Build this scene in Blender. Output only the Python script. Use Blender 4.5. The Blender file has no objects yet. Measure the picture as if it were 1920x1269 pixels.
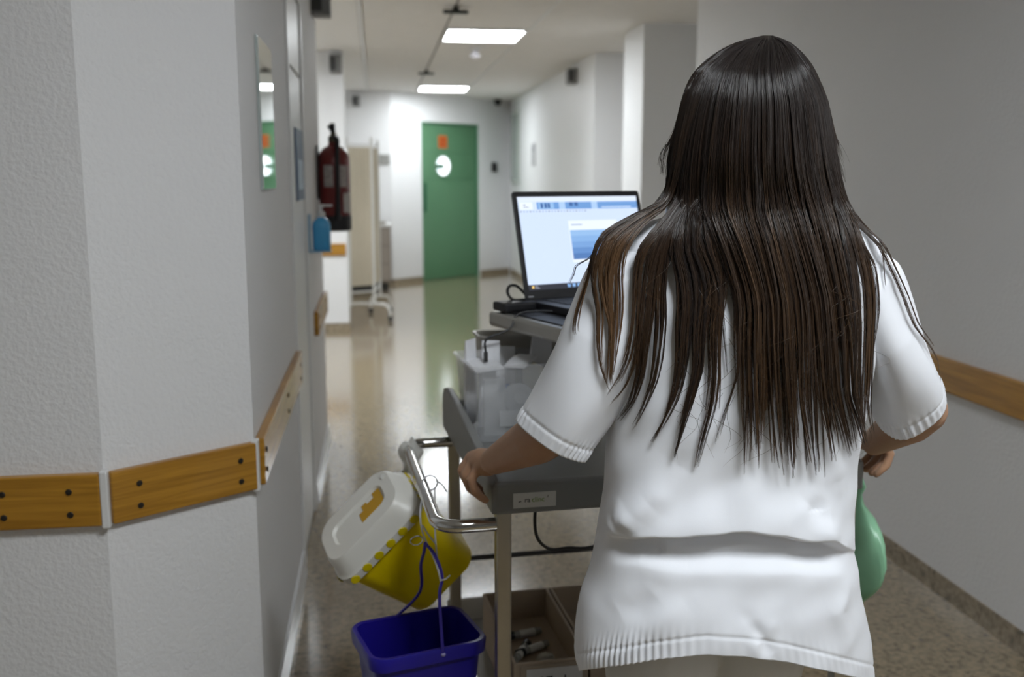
import bpy, bmesh, math, random
import numpy as np
from mathutils import Vector, Matrix
from mathutils.bvhtree import BVHTree

random.seed(7); rng = np.random.default_rng(11)
SC = bpy.context.scene
COL = SC.collection
R_ = math.radians

# ------------------------------------------------------------------ camera
CAM_H = 1.40
F_PX = 1840.0
PITCH = math.atan(299.5 / F_PX)
YAW = math.atan(255 / (F_PX / math.cos(PITCH)))
cd = bpy.data.cameras.new('camera')
cam = bpy.data.objects.new('camera', cd); COL.objects.link(cam)
cam.location = (0, 0, CAM_H)
cam.rotation_euler = (R_(90) - PITCH, 0, -YAW)
cd.sensor_width = 36.0
cd.lens = 36.0 * F_PX / 1920.0
cd.clip_start = 0.05
cd.dof.use_dof = True
cd.dof.focus_distance = 1.42
cd.dof.aperture_fstop = 4.0
SC.camera = cam

# ------------------------------------------------------------------ world, exposure
w = bpy.data.worlds.new('world'); SC.world = w
w.use_nodes = True
w.node_tree.nodes['Background'].inputs[0].default_value = (0.9, 0.95, 1.0, 1)
w.node_tree.nodes['Background'].inputs[1].default_value = 0.25
SC.view_settings.view_transform = 'Standard'
SC.view_settings.look = 'None'
SC.view_settings.gamma = 1.0
SC.view_settings.use_curve_mapping = False
SC.view_settings.exposure = 1.8
LAMP_LIT = 8.4           # emission of the lit ceiling panels
LAMP_OVERHEAD = 11.0        # the unseen one overhead, just ahead of the photographer

# ------------------------------------------------------------------ measuring helpers
_sy, _cy, _sp, _cp = math.sin(YAW), math.cos(YAW), math.sin(PITCH), math.cos(PITCH)
_R = Vector((_cy, -_sy, 0)); _U = Vector((_sy * _sp, _cy * _sp, _cp)); _F = Vector((_sy * _cp, _cy * _cp, -_sp))
def ray(px, py):
    return _R * ((px - 960) / F_PX) + _U * (-(py - 634.5) / F_PX) + _F
def at(px, py, Y):
    d = ray(px, py); return Vector((0, 0, CAM_H)) + d * (Y / d.y)
def atz(px, py, Z):
    d = ray(px, py); return Vector((0, 0, CAM_H)) + d * ((Z - CAM_H) / d.z)

# ------------------------------------------------------------------ materials
MATS = {}
def nodes_of(m): return m.node_tree.nodes, m.node_tree.links
def mat(name, col, rough=0.6, metal=0.0, spec=0.5, emit=None, estr=0.0, alpha=1.0, trans=0.0,
        noise=None, bump=None, coat=0.0, sheen=0.0, ior=1.45, sss=0.0):
    """noise=(scale, amount) colour mottling; bump=(scale, strength, distance)"""
    if name in MATS: return MATS[name]
    m = bpy.data.materials.new(name); m.use_nodes = True
    N, L = nodes_of(m); b = N['Principled BSDF']
    b.inputs['Base Color'].default_value = (*col, 1)
    b.inputs['Roughness'].default_value = rough
    b.inputs['Metallic'].default_value = metal
    b.inputs['Specular IOR Level'].default_value = spec
    b.inputs['IOR'].default_value = ior
    b.inputs['Alpha'].default_value = alpha
    b.inputs['Transmission Weight'].default_value = trans
    b.inputs['Coat Weight'].default_value = coat
    b.inputs['Sheen Weight'].default_value = sheen
    if sss:
        b.inputs['Subsurface Weight'].default_value = sss
        b.inputs['Subsurface Radius'].default_value = (0.01, 0.004, 0.002)
    if emit:
        b.inputs['Emission Color'].default_value = (*emit, 1)
        b.inputs['Emission Strength'].default_value = estr
    tc = N.new('ShaderNodeTexCoord')
    if noise:
        n = N.new('ShaderNodeTexNoise'); n.inputs['Scale'].default_value = noise[0]; n.inputs['Detail'].default_value = 5
        L.new(tc.outputs['Object'], n.inputs['Vector'])
        mx = N.new('ShaderNodeMix'); mx.data_type = 'RGBA'
        a = noise[1]
        mx.inputs[6].default_value = (*[max(0, c * (1 - a)) for c in col], 1)
        mx.inputs[7].default_value = (*[min(1, c * (1 + a)) for c in col], 1)
        L.new(n.outputs['Fac'], mx.inputs[0]); L.new(mx.outputs[2], b.inputs['Base Color'])
    if bump:
        n = N.new('ShaderNodeTexNoise'); n.inputs['Scale'].default_value = bump[0]; n.inputs['Detail'].default_value = 3
        L.new(tc.outputs['Object'], n.inputs['Vector'])
        bp = N.new('ShaderNodeBump'); bp.inputs['Strength'].default_value = bump[1]; bp.inputs['Distance'].default_value = bump[2]
        L.new(n.outputs['Fac'], bp.inputs['Height']); L.new(bp.outputs['Normal'], b.inputs['Normal'])
    MATS[name] = m
    return m

def wood_mat():
    m = mat('varnished_wood', (0.36, 0.17, 0.045), 0.35, coat=0.3)
    N, L = nodes_of(m); b = N['Principled BSDF']
    tc = N.new('ShaderNodeTexCoord'); mp = N.new('ShaderNodeMapping'); mp.inputs['Scale'].default_value = (1.2, 1.2, 26)
    n = N.new('ShaderNodeTexNoise'); n.inputs['Scale'].default_value = 3.0; n.inputs['Detail'].default_value = 8; n.inputs['Distortion'].default_value = 0.6
    r = N.new('ShaderNodeValToRGB')
    r.color_ramp.elements[0].position = 0.3; r.color_ramp.elements[0].color = (0.31, 0.14, 0.012, 1)
    r.color_ramp.elements[1].position = 0.72; r.color_ramp.elements[1].color = (0.56, 0.28, 0.032, 1)
    L.new(tc.outputs['Object'], mp.inputs['Vector']); L.new(mp.outputs['Vector'], n.inputs['Vector'])
    L.new(n.outputs['Fac'], r.inputs['Fac']); L.new(r.outputs['Color'], b.inputs['Base Color'])
    return m
def terrazzo(name, base, rough, coat):
    m = mat(name, base, rough, coat=coat)
    N, L = nodes_of(m); b = N['Principled BSDF']
    b.inputs['Coat Roughness'].default_value = 0.12
    tc = N.new('ShaderNodeTexCoord')
    v = N.new('ShaderNodeTexVoronoi'); v.inputs['Scale'].default_value = 85
    n = N.new('ShaderNodeTexNoise'); n.inputs['Scale'].default_value = 42; n.inputs['Detail'].default_value = 6
    n2 = N.new('ShaderNodeTexNoise'); n2.inputs['Scale'].default_value = 3; n2.inputs['Detail'].default_value = 3
    for q in (v, n, n2): L.new(tc.outputs['Object'], q.inputs['Vector'])
    r = N.new('ShaderNodeValToRGB'); e = r.color_ramp.elements
    e[0].position = 0.30; e[0].color = (*[c * 0.42 for c in base], 1)
    e[1].position = 0.62; e[1].color = (*[min(1, c * 1.2) for c in base], 1)
    k = e.new(0.44); k.color = (*base, 1)
    L.new(n.outputs['Fac'], r.inputs['Fac'])
    bw = N.new('ShaderNodeRGBToBW'); L.new(v.outputs['Color'], bw.inputs[0])
    r2 = N.new('ShaderNodeValToRGB'); e = r2.color_ramp.elements
    e[0].position = 0.15; e[0].color = (0.62, 0.60, 0.56, 1); e[1].position = 0.75; e[1].color = (1.15, 1.12, 1.08, 1)
    L.new(bw.outputs[0], r2.inputs['Fac'])
    mx = N.new('ShaderNodeMix'); mx.data_type = 'RGBA'; mx.blend_type = 'MULTIPLY'; mx.inputs[0].default_value = 0.8
    L.new(r.outputs['Color'], mx.inputs[6]); L.new(r2.outputs['Color'], mx.inputs[7])
    L.new(mx.outputs[2], b.inputs['Base Color'])
    return m

M_wall = mat('painted_plaster', (0.84, 0.84, 0.845), 0.62, spec=0.3, bump=(95, 0.55, 0.004))
M_wall_s = mat('smooth_white_paint', (0.85, 0.855, 0.86), 0.45, spec=0.4, bump=(60, 0.08, 0.002))
M_ceil = mat('ceiling_panel', (0.81, 0.79, 0.76), 0.8, noise=(9, 0.05))
M_ceil_w = mat('ceiling_border', (0.86, 0.85, 0.83), 0.7)
M_white = mat('white_enamel', (0.80, 0.80, 0.79), 0.35)
M_wood = wood_mat()
M_floor = terrazzo('polished_terrazzo', (0.29, 0.232, 0.145), 0.14, 0.7)
M_skirt = terrazzo('terrazzo_skirting', (0.30, 0.25, 0.18), 0.3, 0.1)
M_skirt_w = mat('white_skirting', (0.80, 0.81, 0.83), 0.25)
M_screw = mat('dark_bronze_screw', (0.06, 0.055, 0.05), 0.4, 0.8)
M_black = mat('black_plastic', (0.012, 0.012, 0.014), 0.45)
M_dkgrey = mat('dark_grey_plastic', (0.05, 0.05, 0.05), 0.5)
M_grey = mat('grey_plastic', (0.20, 0.20, 0.195), 0.45, noise=(6, 0.06))
M_chrome = mat('chrome', (0.62, 0.62, 0.61), 0.12, 1.0)
M_steel = mat('brushed_steel', (0.50, 0.47, 0.41), 0.38, 1.0, noise=(20, 0.12))

# ------------------------------------------------------------------ mesh helpers
class MB:
    def __init__(s): s.v = []; s.f = []
    def add(s, vs, fs):
        o = len(s.v); s.v += [tuple(p) for p in vs]; s.f += [tuple(i + o for i in f) for f in fs]; return s
    def box(s, lo, hi, M=None):
        x0, y0, z0 = lo; x1, y1, z1 = hi
        vs = [Vector(p) for p in ((x0,y0,z0),(x1,y0,z0),(x1,y1,z0),(x0,y1,z0),(x0,y0,z1),(x1,y0,z1),(x1,y1,z1),(x0,y1,z1))]
        if M is not None: vs = [M @ p for p in vs]
        return s.add(vs, [(0,3,2,1),(4,5,6,7),(0,1,5,4),(1,2,6,5),(2,3,7,6),(3,0,4,7)])
    def prism(s, poly, z0, z1, M=None):
        n = len(poly)
        vs = [Vector((x, y, z0)) for x, y in poly] + [Vector((x, y, z1)) for x, y in poly]
        if M is not None: vs = [M @ p for p in vs]
        fs = [tuple(range(n))[::-1], tuple(range(n, 2*n))] + [(i, (i+1) % n, n + (i+1) % n, n + i) for i in range(n)]
        return s.add(vs, fs)
    def loft(s, rings, cap=True, closed=True):
        n = len(rings[0]); o = []
        vs = [p for r in rings for p in r]; fs = []
        m = n if closed else n - 1
        for k in range(len(rings) - 1):
            for i in range(m):
                j = (i + 1) % n
                fs.append((k*n+i, k*n+j, (k+1)*n+j, (k+1)*n+i))
        if cap:
            fs.append(tuple(range(n))[::-1]); b = (len(rings)-1)*n; fs.append(tuple(range(b, b+n)))
        return s.add(vs, fs)
    def tube(s, path, r, n=10, ends=False, cap=True):
        path = [Vector(p) for p in path]
        rs = list(r) if hasattr(r, '__len__') else [r] * len(path)
        if ends:   # rounded ends
            a = (path[0]-path[1]).normalized(); b = (path[-1]-path[-2]).normalized()
            pre = [path[0]+a*rs[0]*q for q in (0.97, 0.8, 0.45)]; post = [path[-1]+b*rs[-1]*q for q in (0.45, 0.8, 0.97)]
            path = pre + path + post; rs = [rs[0]*q for q in (0.24, 0.6, 0.89)] + rs + [rs[-1]*q for q in (0.89, 0.6, 0.24)]
        rings = []; prev = None
        for i, p in enumerate(path):
            t = (path[min(i+1, len(path)-1)] - path[max(i-1, 0)])
            t = t.normalized() if t.length > 1e-9 else Vector((0,0,1))
            if prev is None:
                u = t.orthogonal().normalized()
            else:
                u = (prev - t * prev.dot(t)); u = u.normalized() if u.length > 1e-6 else t.orthogonal().normalized()
            prev = u; v = t.cross(u)
            rings.append([p + (u*math.cos(2*math.pi*k/n) + v*math.sin(2*math.pi*k/n))*rs[i] for k in range(n)])
        return s.loft(rings, cap)
    def lathe(s, prof, c=(0,0,0), n=24, M=None):
        rings = []
        for r, z in prof:
            ring = [Vector((math.cos(2*math.pi*k/n)*r, math.sin(2*math.pi*k/n)*r, z)) for k in range(n)]
            if M is not None: ring = [M @ p for p in ring]
            rings.append([p + Vector(c) for p in ring])
        return s.loft(rings, True)
    def ellipsoid(s, c, rad, M=None, nu=20, nv=14):
        rings = []
        for j in range(1, nv):
            ph = math.pi * j / nv
            ring = [Vector((rad[0]*math.sin(ph)*math.cos(2*math.pi*i/nu), rad[1]*math.sin(ph)*math.sin(2*math.pi*i/nu), -rad[2]*math.cos(ph))) for i in range(nu)]
            if M is not None: ring = [M @ p for p in ring]
            rings.append([p + Vector(c) for p in ring])
        return s.loft(rings, True)
    def mesh(s, name):
        me = bpy.data.meshes.new(name); me.from_pydata(s.v, [], s.f); me.update(); return me
    def build(s, name, m, parent=None, smooth=False, bevel=0.0, seg=2, **tags):
        me = s.mesh(name)
        bm = bmesh.new(); bm.from_mesh(me); bmesh.ops.recalc_face_normals(bm, faces=bm.faces[:]); bm.to_mesh(me); bm.free()
        return link(name, me, m, parent, smooth, bevel, seg, **tags)

ORG = {}
def link(name, me, m, parent=None, smooth=False, bevel=0.0, seg=2, **tags):
    o = bpy.data.objects.new(name, me); COL.objects.link(o)
    if m is not None: me.materials.append(m)
    if smooth:
        me.polygons.foreach_set('use_smooth', [True]*len(me.polygons))
        if smooth != 'all':
            try: me.set_sharp_from_angle(angle=R_(40))
            except Exception: pass
    if bevel:
        b = o.modifiers.new('bevel', 'BEVEL'); b.width = bevel; b.segments = seg; b.limit_method = 'ANGLE'; b.angle_limit = R_(35)
    adopt(o, parent)
    for k, v in tags.items(): o[k] = v
    return o
def adopt(o, parent):
    if parent is None: return
    o.parent = parent
    if parent.type == 'EMPTY':
        o.matrix_parent_inverse = Matrix.Translation(-Vector(parent.location))
def tag(o, label, cat, group=None):
    o['label'] = label; o['category'] = cat
    if group: o['group'] = group
    return o
def thing(name, label, cat, loc, group=None):
    o = bpy.data.objects.new(name, None); COL.objects.link(o); o.location = loc; o.empty_display_size = 0.05
    return tag(o, label, cat, group)
def struct(o): o['kind'] = 'structure'; return o
def dup(o, parent, delta, M=None):
    c = o.copy(); COL.objects.link(c); c.parent = parent
    if parent is not None and parent.type == 'EMPTY': c.matrix_parent_inverse = Matrix.Translation(-Vector(parent.location))
    else: c.matrix_parent_inverse = Matrix.Identity(4)
    c.location = Vector(delta)
    return c
def arc(c, r, a0, a1, n, u, v):
    return [Vector(c) + (Vector(u)*math.cos(R_(a0+(a1-a0)*k/n)) + Vector(v)*math.sin(R_(a0+(a1-a0)*k/n)))*r for k in range(n+1)]
def catmull(pts, n):
    P = np.array(pts, float); P = np.vstack([2*P[0]-P[1], P, 2*P[-1]-P[-2]]); m = len(P) - 3
    t = np.linspace(0, m, n); i = np.minimum(t.astype(int), m-1); f = (t-i)[:, None]
    a, b, c, d = P[i], P[i+1], P[i+2], P[i+3]
    return 0.5*((2*b)+(-a+c)*f+(2*a-5*b+4*c-d)*f*f+(-a+3*b-3*c+d)*f**3)
def rrect(w, h, r, n=5):
    pts = []
    for cx, cy, a in ((w/2-r, h/2-r, 0), (-w/2+r, h/2-r, 90), (-w/2+r, -h/2+r, 180), (w/2-r, -h/2+r, 270)):
        pts += [(cx+r*math.cos(R_(a+90*k/n)), cy+r*math.sin(R_(a+90*k/n))) for k in range(n+1)]
    return pts
def text_mesh(name, body, size, m, M, parent, ext=0.0003):
    cu = bpy.data.curves.new(name, 'FONT'); cu.body = body; cu.size = size; cu.extrude = ext
    o = bpy.data.objects.new(name, cu); COL.objects.link(o)
    dg = bpy.context.evaluated_depsgraph_get()
    me = bpy.data.meshes.new_from_object(o.evaluated_get(dg)); COL.objects.unlink(o); bpy.data.objects.remove(o)
    me.transform(M); me.name = name; me.materials.clear()
    return link(name, me, m, parent)

# ================================================================== THE SETTING
XL, XR, ZC = -0.29, 1.88, 2.53
B0, B1 = (-0.565, 2.03), (-0.29, 2.235)
floor = struct(MB().box((-3.0, -5.2, -0.05), (3.2, 16.2, 0.0)).build('floor', M_floor))
ceiling = struct(MB().box((-3.0, -5.2, ZC+0.012), (3.2, 16.2, ZC+0.09)).build('ceiling', mat('ceiling_gap', (0.30, 0.29, 0.27), 0.9)))
# ceiling boarding: plaster border and rows of panels
MB().box((-3.0, -5.2, ZC), (-0.105, 16.2, ZC+0.02)).build('border_panel', M_ceil_w, ceiling)
MB().box((-0.1, -5.2, ZC-0.012), (-0.075, 16.2, ZC+0.02)).build('edge_strip', M_white, ceiling)
MB().box((1.188, -5.2, ZC-0.004), (1.203, 16.2, ZC+0.02)).build('joint_strip', M_white, ceiling)
for x0, x1 in ((-0.07, 0.541), (0.559, 1.185), (1.206, 3.2)):
    first = None
    for k in range(-11, 4):
        y0 = 10.55 + k*1.45; 
        if y0 + 1.45 < -5.2: continue
        if first is None:
            first = MB().box((x0, y0+0.004, ZC), (x1, y0+1.446, ZC+0.014)).build('ceiling_board', M_ceil, ceiling, bevel=0.002, seg=1); fy = y0
        else:
            dup(first, ceiling, (0, y0-fy, 0))

def wall(name, poly, m=M_wall, z1=ZC+0.02):
    return struct(MB().prism(poly, 0.0, z1).build(name, m))
wl = wall('wall_left', [(-2.6, B0[1]), B0, B1, (XL, 3.45), (-0.36, 3.45), (-0.36, 4.17), (XL, 4.17), (XL, 5.30), (-2.6, 5.30)])
wall('wall_left_pillar', [(-2.6, 9.22), (-0.275, 9.22), (-0.275, 9.55), (-2.6, 9.55)], M_wall_s)
wall('wall_left_lobby', [(-2.75, -5.2), (-2.6, -5.2), (-2.6, 13.4), (-2.75, 13.4)], M_wall_s)
wall('wall_end_left', [(-2.75, 13.22), (0.205, 13.22), (0.205, 13.34), (-2.75, 13.34)], M_wall_s)
# oblique end wall with the green door
E0, E1 = Vector((0.205, 13.22, 0)), Vector((1.99, 14.75, 0))
eu = (E1-E0).normalized(); en = Vector((eu.y, -eu.x, 0))      # en points to the camera side
ELEN = (E1-E0).length
EM = Matrix(((eu.x, -en.x, 0, E0.x), (eu.y, -en.y, 0, E0.y), (0, 0, 1, 0), (0, 0, 0, 1)))   # local x along wall, y into wall, z up
D0, D1, DH = 0.545, 1.665, 2.165
we = MB(); we.box((0, 0, 0), (D0, 0.12, ZC+0.02), EM); we.box((D1, 0, 0), (ELEN, 0.12, ZC+0.02), EM); we.box((D0, 0, DH), (D1, 0.12, ZC+0.02), EM)
struct(we.build('wall_end', M_wall_s))
wall('wall_right', [(XR, -5.2), (2.9, -5.2), (2.9, 5.75), (XR, 5.75)])
wall('wall_right_pier', [(1.975, 7.28), (2.9, 7.28), (2.9, 7.86), (1.975, 7.86)], M_wall_s)
wall('wall_right_far', [(1.99, 9.0), (2.9, 9.0), (2.9, 15.0), (1.99, 15.0)], M_wall_s)
wall('wall_right_recess', [(2.9, -5.2), (3.1, -5.2), (3.1, 15.0), (2.9, 15.0)], M_wall_s)
wall('wall_back', [(-3.0, -5.2), (3.2, -5.2), (3.2, -5.05), (-3.0, -5.05)], M_wall_s)

# skirting
def skirt(name, pts, h, t, m):
    s = MB()
    for a, b in zip(pts[:-1], pts[1:]):
        a = Vector((*a, 0)); b = Vector((*b, 0)); u = (b-a).normalized(); n = Vector((-u.y, u.x, 0))
        s.add([a, b, b+n*t, a+n*t, a+Vector((0,0,h)), b+Vector((0,0,h)), b+n*(t*.6)+Vector((0,0,h)), a+n*(t*.6)+Vector((0,0,h))],
              [(0,3,2,1),(4,5,6,7),(0,1,5,4),(1,2,6,5),(2,3,7,6),(3,0,4,7)])
    return struct(s.build(name, m))
skirt('baseboard_left', [(XL+0.0, 3.43), (XL+0.0, 2.24)][::-1], 0.08, -0.014, M_skirt_w)
skirt('baseboard_left_passage', [(XL, 4.2), (XL, 5.30)], 0.08, -0.014, M_skirt_w)
skirt('baseboard_left_pillar', [(-1.6, 9.22), (-0.275, 9.22), (-0.275, 9.55)], 0.07, -0.012, M_skirt)
skirt('baseboard_right', [(XR, -4.9), (XR, 5.75)], 0.07, 0.012, M_skirt)
skirt('baseboard_right_far', [(1.99, 9.0), (1.99, 14.6)], 0.07, 0.012, M_skirt)
skirt('baseboard_end', [(-1.5, 13.22), (0.205, 13.22), tuple((E0+eu*(D0-0.01)).xy)], 0.07, -0.012, M_skirt)
skirt('baseboard_end_right', [tuple((E0+eu*(D1+0.03)).xy), tuple((E0+eu*(ELEN-0.03)).xy)], 0.07, -0.012, M_skirt)

# wooden bumper rails with bronze screws
scr = None
def rail(name, a, b, t=0.022, screws=(), z0=0.70, z1=0.81):
    """a, b: wall points (x, y); the rail stands t proud of the wall to the right of a->b"""
    global scr
    a = Vector((*a, 0)); b = Vector((*b, 0)); u = (b-a).normalized(); n = Vector((u.y, -u.x, 0)); L = (b-a).length
    M = Matrix(((u.x, -n.x, 0, a.x), (u.y, -n.y, 0, a.y), (0, 0, 1, 0), (0, 0, 0, 1)))
    o = struct(MB().box((0, -t, z0), (L, 0.0, z1), M).build(name, M_wood, bevel=0.004, seg=3))
    for d in screws:
        for zz in (z0+0.028, z1-0.034):
            q = MB().lathe([(0.0005, 0.0), (0.0062, 0.0), (0.0066, 0.0012), (0.0052, 0.003), (0.0015, 0.0034)], n=14,
                           M=M @ Matrix.Translation((d, -t, zz)) @ Matrix.Rotation(R_(90), 4, 'X'))
            q.build('screw', M_screw, o, smooth=True)
    return o
ba = Vector(B0); bb = Vector(B1); bu = (bb-ba).normalized()
rail('trim_1', (-1.6, B0[1]), (B0[0]-0.004, B0[1]), screws=(0.845, 0.972))
rail('trim_2', tuple(ba+bu*0.006), tuple(bb-bu*0.004), screws=(0.058, 0.29))
rail('trim_3', (XL, B1[1]+0.012), (XL, 3.43), screws=(0.035, 0.62, 1.1))
rail('trim_4', (XL, 4.45), (XL, 5.28), screws=(0.1, 0.7))
rail('trim_5', (-1.5, 9.22), (-0.29, 9.22), screws=(0.9,))
rail('trim_6', (XR, 5.6), (XR, -4.5), screws=(0.2, 1.2, 5.4))
# white end beads where the near rails meet the corners
for k, p in enumerate(((B0[0], B0[1]), (B1[0], B1[1]))):
    struct(MB().box((p[0]-0.004, p[1]-0.022, 0.695), (p[0]+0.012, p[1]+0.004, 0.815)).build('trim_%d' % (7+k), M_white, bevel=0.003))

# flush white service door in the left wall
d1 = struct(MB().box((-0.34, 3.46, 0.0), (-0.283, 3.52, 2.08)).box((-0.34, 4.10, 0.0), (-0.283, 4.165, 2.08)).box((-0.34, 3.46, 2.08), (-0.283, 4.165, ZC)).build('door_1', M_white, bevel=0.003))
MB().box((-0.335, 3.525, 0.01), (-0.292, 4.095, 1.79)).build('door_leaf', M_white, d1, bevel=0.003)
MB().box((-0.335, 3.525, 1.80), (-0.292, 4.095, 2.075)).build('door_top_panel', M_white, d1, bevel=0.003)

# green door with porthole
M_green = mat('green_door_paint', (0.105, 0.245, 0.13), 0.32, noise=(2.5, 0.07))
M_green_d = mat('green_door_edge', (0.03, 0.13, 0.065), 0.4)
door = struct(MB().box((D0+0.002, 0.0, 0.0), (D0+0.022, 0.10, DH), EM).box((D1-0.022, 0.0, 0.0), (D1-0.002, 0.10, DH), EM).box((D0, 0.0, DH-0.02), (D1, 0.10, DH), EM).build('door_2', mat('door_frame_green', (0.10, 0.26, 0.15), 0.4), bevel=0.003))
MB().box((D0+0.03, 0.035, 0.008), (D1-0.03, 0.08, 1.395), EM).build('door_leaf', M_green, door, bevel=0.002)
MB().box((D0+0.03, 0.035, 1.40), (D1-0.03, 0.08, 1.745), EM).build('door_leaf', M_green, door, bevel=0.002)
MB().box((D0+0.03, 0.035, 1.75), (D1-0.03, 0.08, DH-0.025), EM).build('door_leaf', M_green, door, bevel=0.002)
MB().box((D0+0.024, 0.058, 0.0), (D1-0.024, 0.078, DH-0.021), EM).build('door_core', M_green_d, door)
pc = (D0+0.435, 1.575)
PM = EM @ Matrix.Translation((pc[0], 0.034, pc[1])) @ Matrix.Rotation(R_(90), 4, 'X')
port = MB().lathe([(0.130, 0.0), (0.144, 0.0), (0.144, 0.012), (0.130, 0.014), (0.126, 0.004)], M=PM, n=40).build('porthole_ring', mat('porthole_rim', (0.5, 0.55, 0.52), 0.3, 0.5), door, smooth=True)
MB().lathe([(0.002, 0.001), (0.128, 0.001), (0.128, 0.004), (0.002, 0.004)], M=PM, n=40).build('porthole_pane', mat('lit_room_glass', (0.9, 0.95, 1.0), 0.1, emit=(0.93, 0.98, 1.0), estr=0.75), port)
MB().box((-0.14, -0.040, 0.0), (0.015, 0.026, 0.02), PM).build('porthole_tab', M_green_d, port, bevel=0.004)
MB().box((D0+0.06, 0.005, 0.95), (D0+0.10, 0.036, 1.35), EM).build('door_handle', M_green_d, door, bevel=0.008)
st = MB().box((pc[0]-0.085, 0.03, 1.82), (pc[0]+0.085, 0.034, 1.99), EM).build('door_sticker', mat('orange_sticker', (0.62, 0.14, 0.02), 0.5), door)
for k in range(4):
    x = pc[0]-0.06+0.065*(k % 2); z = 1.845+0.065*(k//2)
    MB().box((x, 0.028, z), (x+0.05, 0.031, z+0.05), EM).build('sticker_square', mat('dark_orange_print', (0.40, 0.07, 0.012), 0.5), st)

# ================================================================== CEILING LAMPS AND FITTINGS
def ceiling_lamp(x, y, label, strength):
    t = thing('ceiling_light', label, 'light', (x, y, ZC-0.02), 'square ceiling light panels')
    s = MB(); h = 0.31; i = 0.292
    for a, b in (((-h,-h), (h,-i)), ((-h,i), (h,h)), ((-h,-i), (-i,i)), ((i,-i), (h,i))):
        s.box((x+a[0], y+a[1], ZC-0.018), (x+b[0], y+b[1], ZC))
    s.build('frame', M_white, t)
    m = mat('lamp_diffuser_%d' % round(strength*10), (0.9, 0.9, 0.9), 0.5, emit=(0.91, 0.96, 1.0), estr=strength)
    MB().box((x-i, y-i, ZC-0.014), (x+i, y+i, ZC-0.004)).build('diffuser', m, t)
ceiling_lamp(0.865, 8.02, 'lit white square ceiling light nearest the camera', LAMP_LIT)
ceiling_lamp(0.865, 12.72, 'lit white square ceiling light close to the green door', LAMP_LIT)
ceiling_lamp(0.76, 0.36, 'lit square ceiling light overhead just ahead of the camera, out of view', LAMP_OVERHEAD)
ceiling_lamp(-1.3, 11.4, 'unseen square ceiling light added to brighten the side bay behind the pillar', LAMP_LIT*0.8)  # added fill lamp, out of view, brightens the far end
ceiling_lamp(-1.15, 7.2, 'unseen square ceiling light added before the pillar to brighten the corridor', LAMP_LIT*1.7)  # second added lamp, hidden in the bay, lifts the mid-corridor light

def hanger(y, label):
    t = thing('sign_hanger', label, 'ceiling fitting', (0.55, y, ZC-0.05), 'black ceiling fittings on the dark joint')
    MB().prism(rrect(0.17, 0.07, 0.03), ZC-0.045, ZC-0.026, Matrix.Translation((0.55, y, 0))).build('plate', M_black, t, bevel=0.003)
    MB().lathe([(0.012, ZC-0.03), (0.03, ZC-0.026), (0.02, ZC-0.012), (0.016, ZC)], (0.55, y, 0), 16).build('stem', M_dkgrey, t, smooth=True)
hanger(6.78, 'larger black flat fitting on the ceiling left of the near light')
hanger(10.7, 'smaller far black flat fitting on the ceiling before the far light')
sd = thing('smoke_detector', 'white round smoke detector hanging below the near ceiling light', 'detector', (0.88, 8.8, ZC-0.09))
MB().lathe([(0.002, ZC), (0.055, ZC), (0.055, ZC-0.02), (0.03, ZC-0.03)], (0.88, 8.8, 0), 24).build('base', M_white, sd, smooth=True)
MB().lathe([(0.03, ZC-0.03), (0.026, ZC-0.05), (0.045, ZC-0.06), (0.048, ZC-0.085), (0.02, ZC-0.098), (0.002, ZC-0.1)], (0.88, 8.8, 0), 24).build('sensor_head', mat('detector_white', (0.85, 0.84, 0.9), 0.4), sd, smooth=True)

def wall_box(x, y, z, w_, d_, h_, label):
    t = thing('emergency_lamp', label, 'emergency lamp', (x, y, z-h_/2), 'grey wall boxes below the ceiling')
    MB().box((x-w_/2, y-d_/2, z-h_/2), (x+w_/2, y+d_/2, z+h_/2)).build('housing', mat('mid_grey_box', (0.22, 0.22, 0.22), 0.5), t, bevel=0.006)
    MB().box((x-w_/2-0.003, y-d_/2-0.004, z-h_/2+0.02), (x+w_/2*0.1, y-d_/2+0.01, z+h_/2-0.02)).build('front_grille', M_dkgrey, t, bevel=0.003)
wall_box(XL+0.047, 5.0, 2.24, 0.09, 0.12, 0.14, 'grey box high on the left wall above the fire extinguisher')
wall_box(-0.335, 9.17, 2.41, 0.10, 0.10, 0.16, 'grey box high on the pillar above the folding screen')
wall_box(-0.23, 13.16, 2.39, 0.09, 0.12, 0.13, 'small grey box high on the far wall left of the green door')
wall_box(1.945, 9.85, 2.40, 0.09, 0.16, 0.15, 'grey box high on the right wall above the laptop')

# ================================================================== LEFT WALL THINGS
mr = thing('wall_mirror', 'narrow frameless mirror on the left wall reflecting the green door', 'mirror', (XL, 2.73, 1.38))
MB().box((XL+0.001, 2.575, 1.372), (XL+0.006, 2.885, 1.752)).build('backing', mat('mirror_edge', (0.55, 0.62, 0.6), 0.2, 0.3), mr)
MB().box((XL+0.0062, 2.578, 1.375), (XL+0.009, 2.882, 1.749)).build('glass', mat('mirror_glass', (0.86, 0.9, 0.88), 0.03, 1.0), mr)

po = thing('wall_poster', 'dark blue poster on the white service door in the left wall', 'poster', (-0.28, 3.9, 1.36))
MB().box((-0.291, 3.72, 1.32), (-0.286, 4.06, 1.585)).build('backing', mat('poster_blue', (0.035, 0.09, 0.20), 0.4), po)
MB().box((-0.2865, 3.78, 1.36), (-0.2845, 4.0, 1.47)).build('picture', mat('poster_light', (0.38, 0.50, 0.62), 0.4, noise=(22, 0.6)), po)

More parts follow.
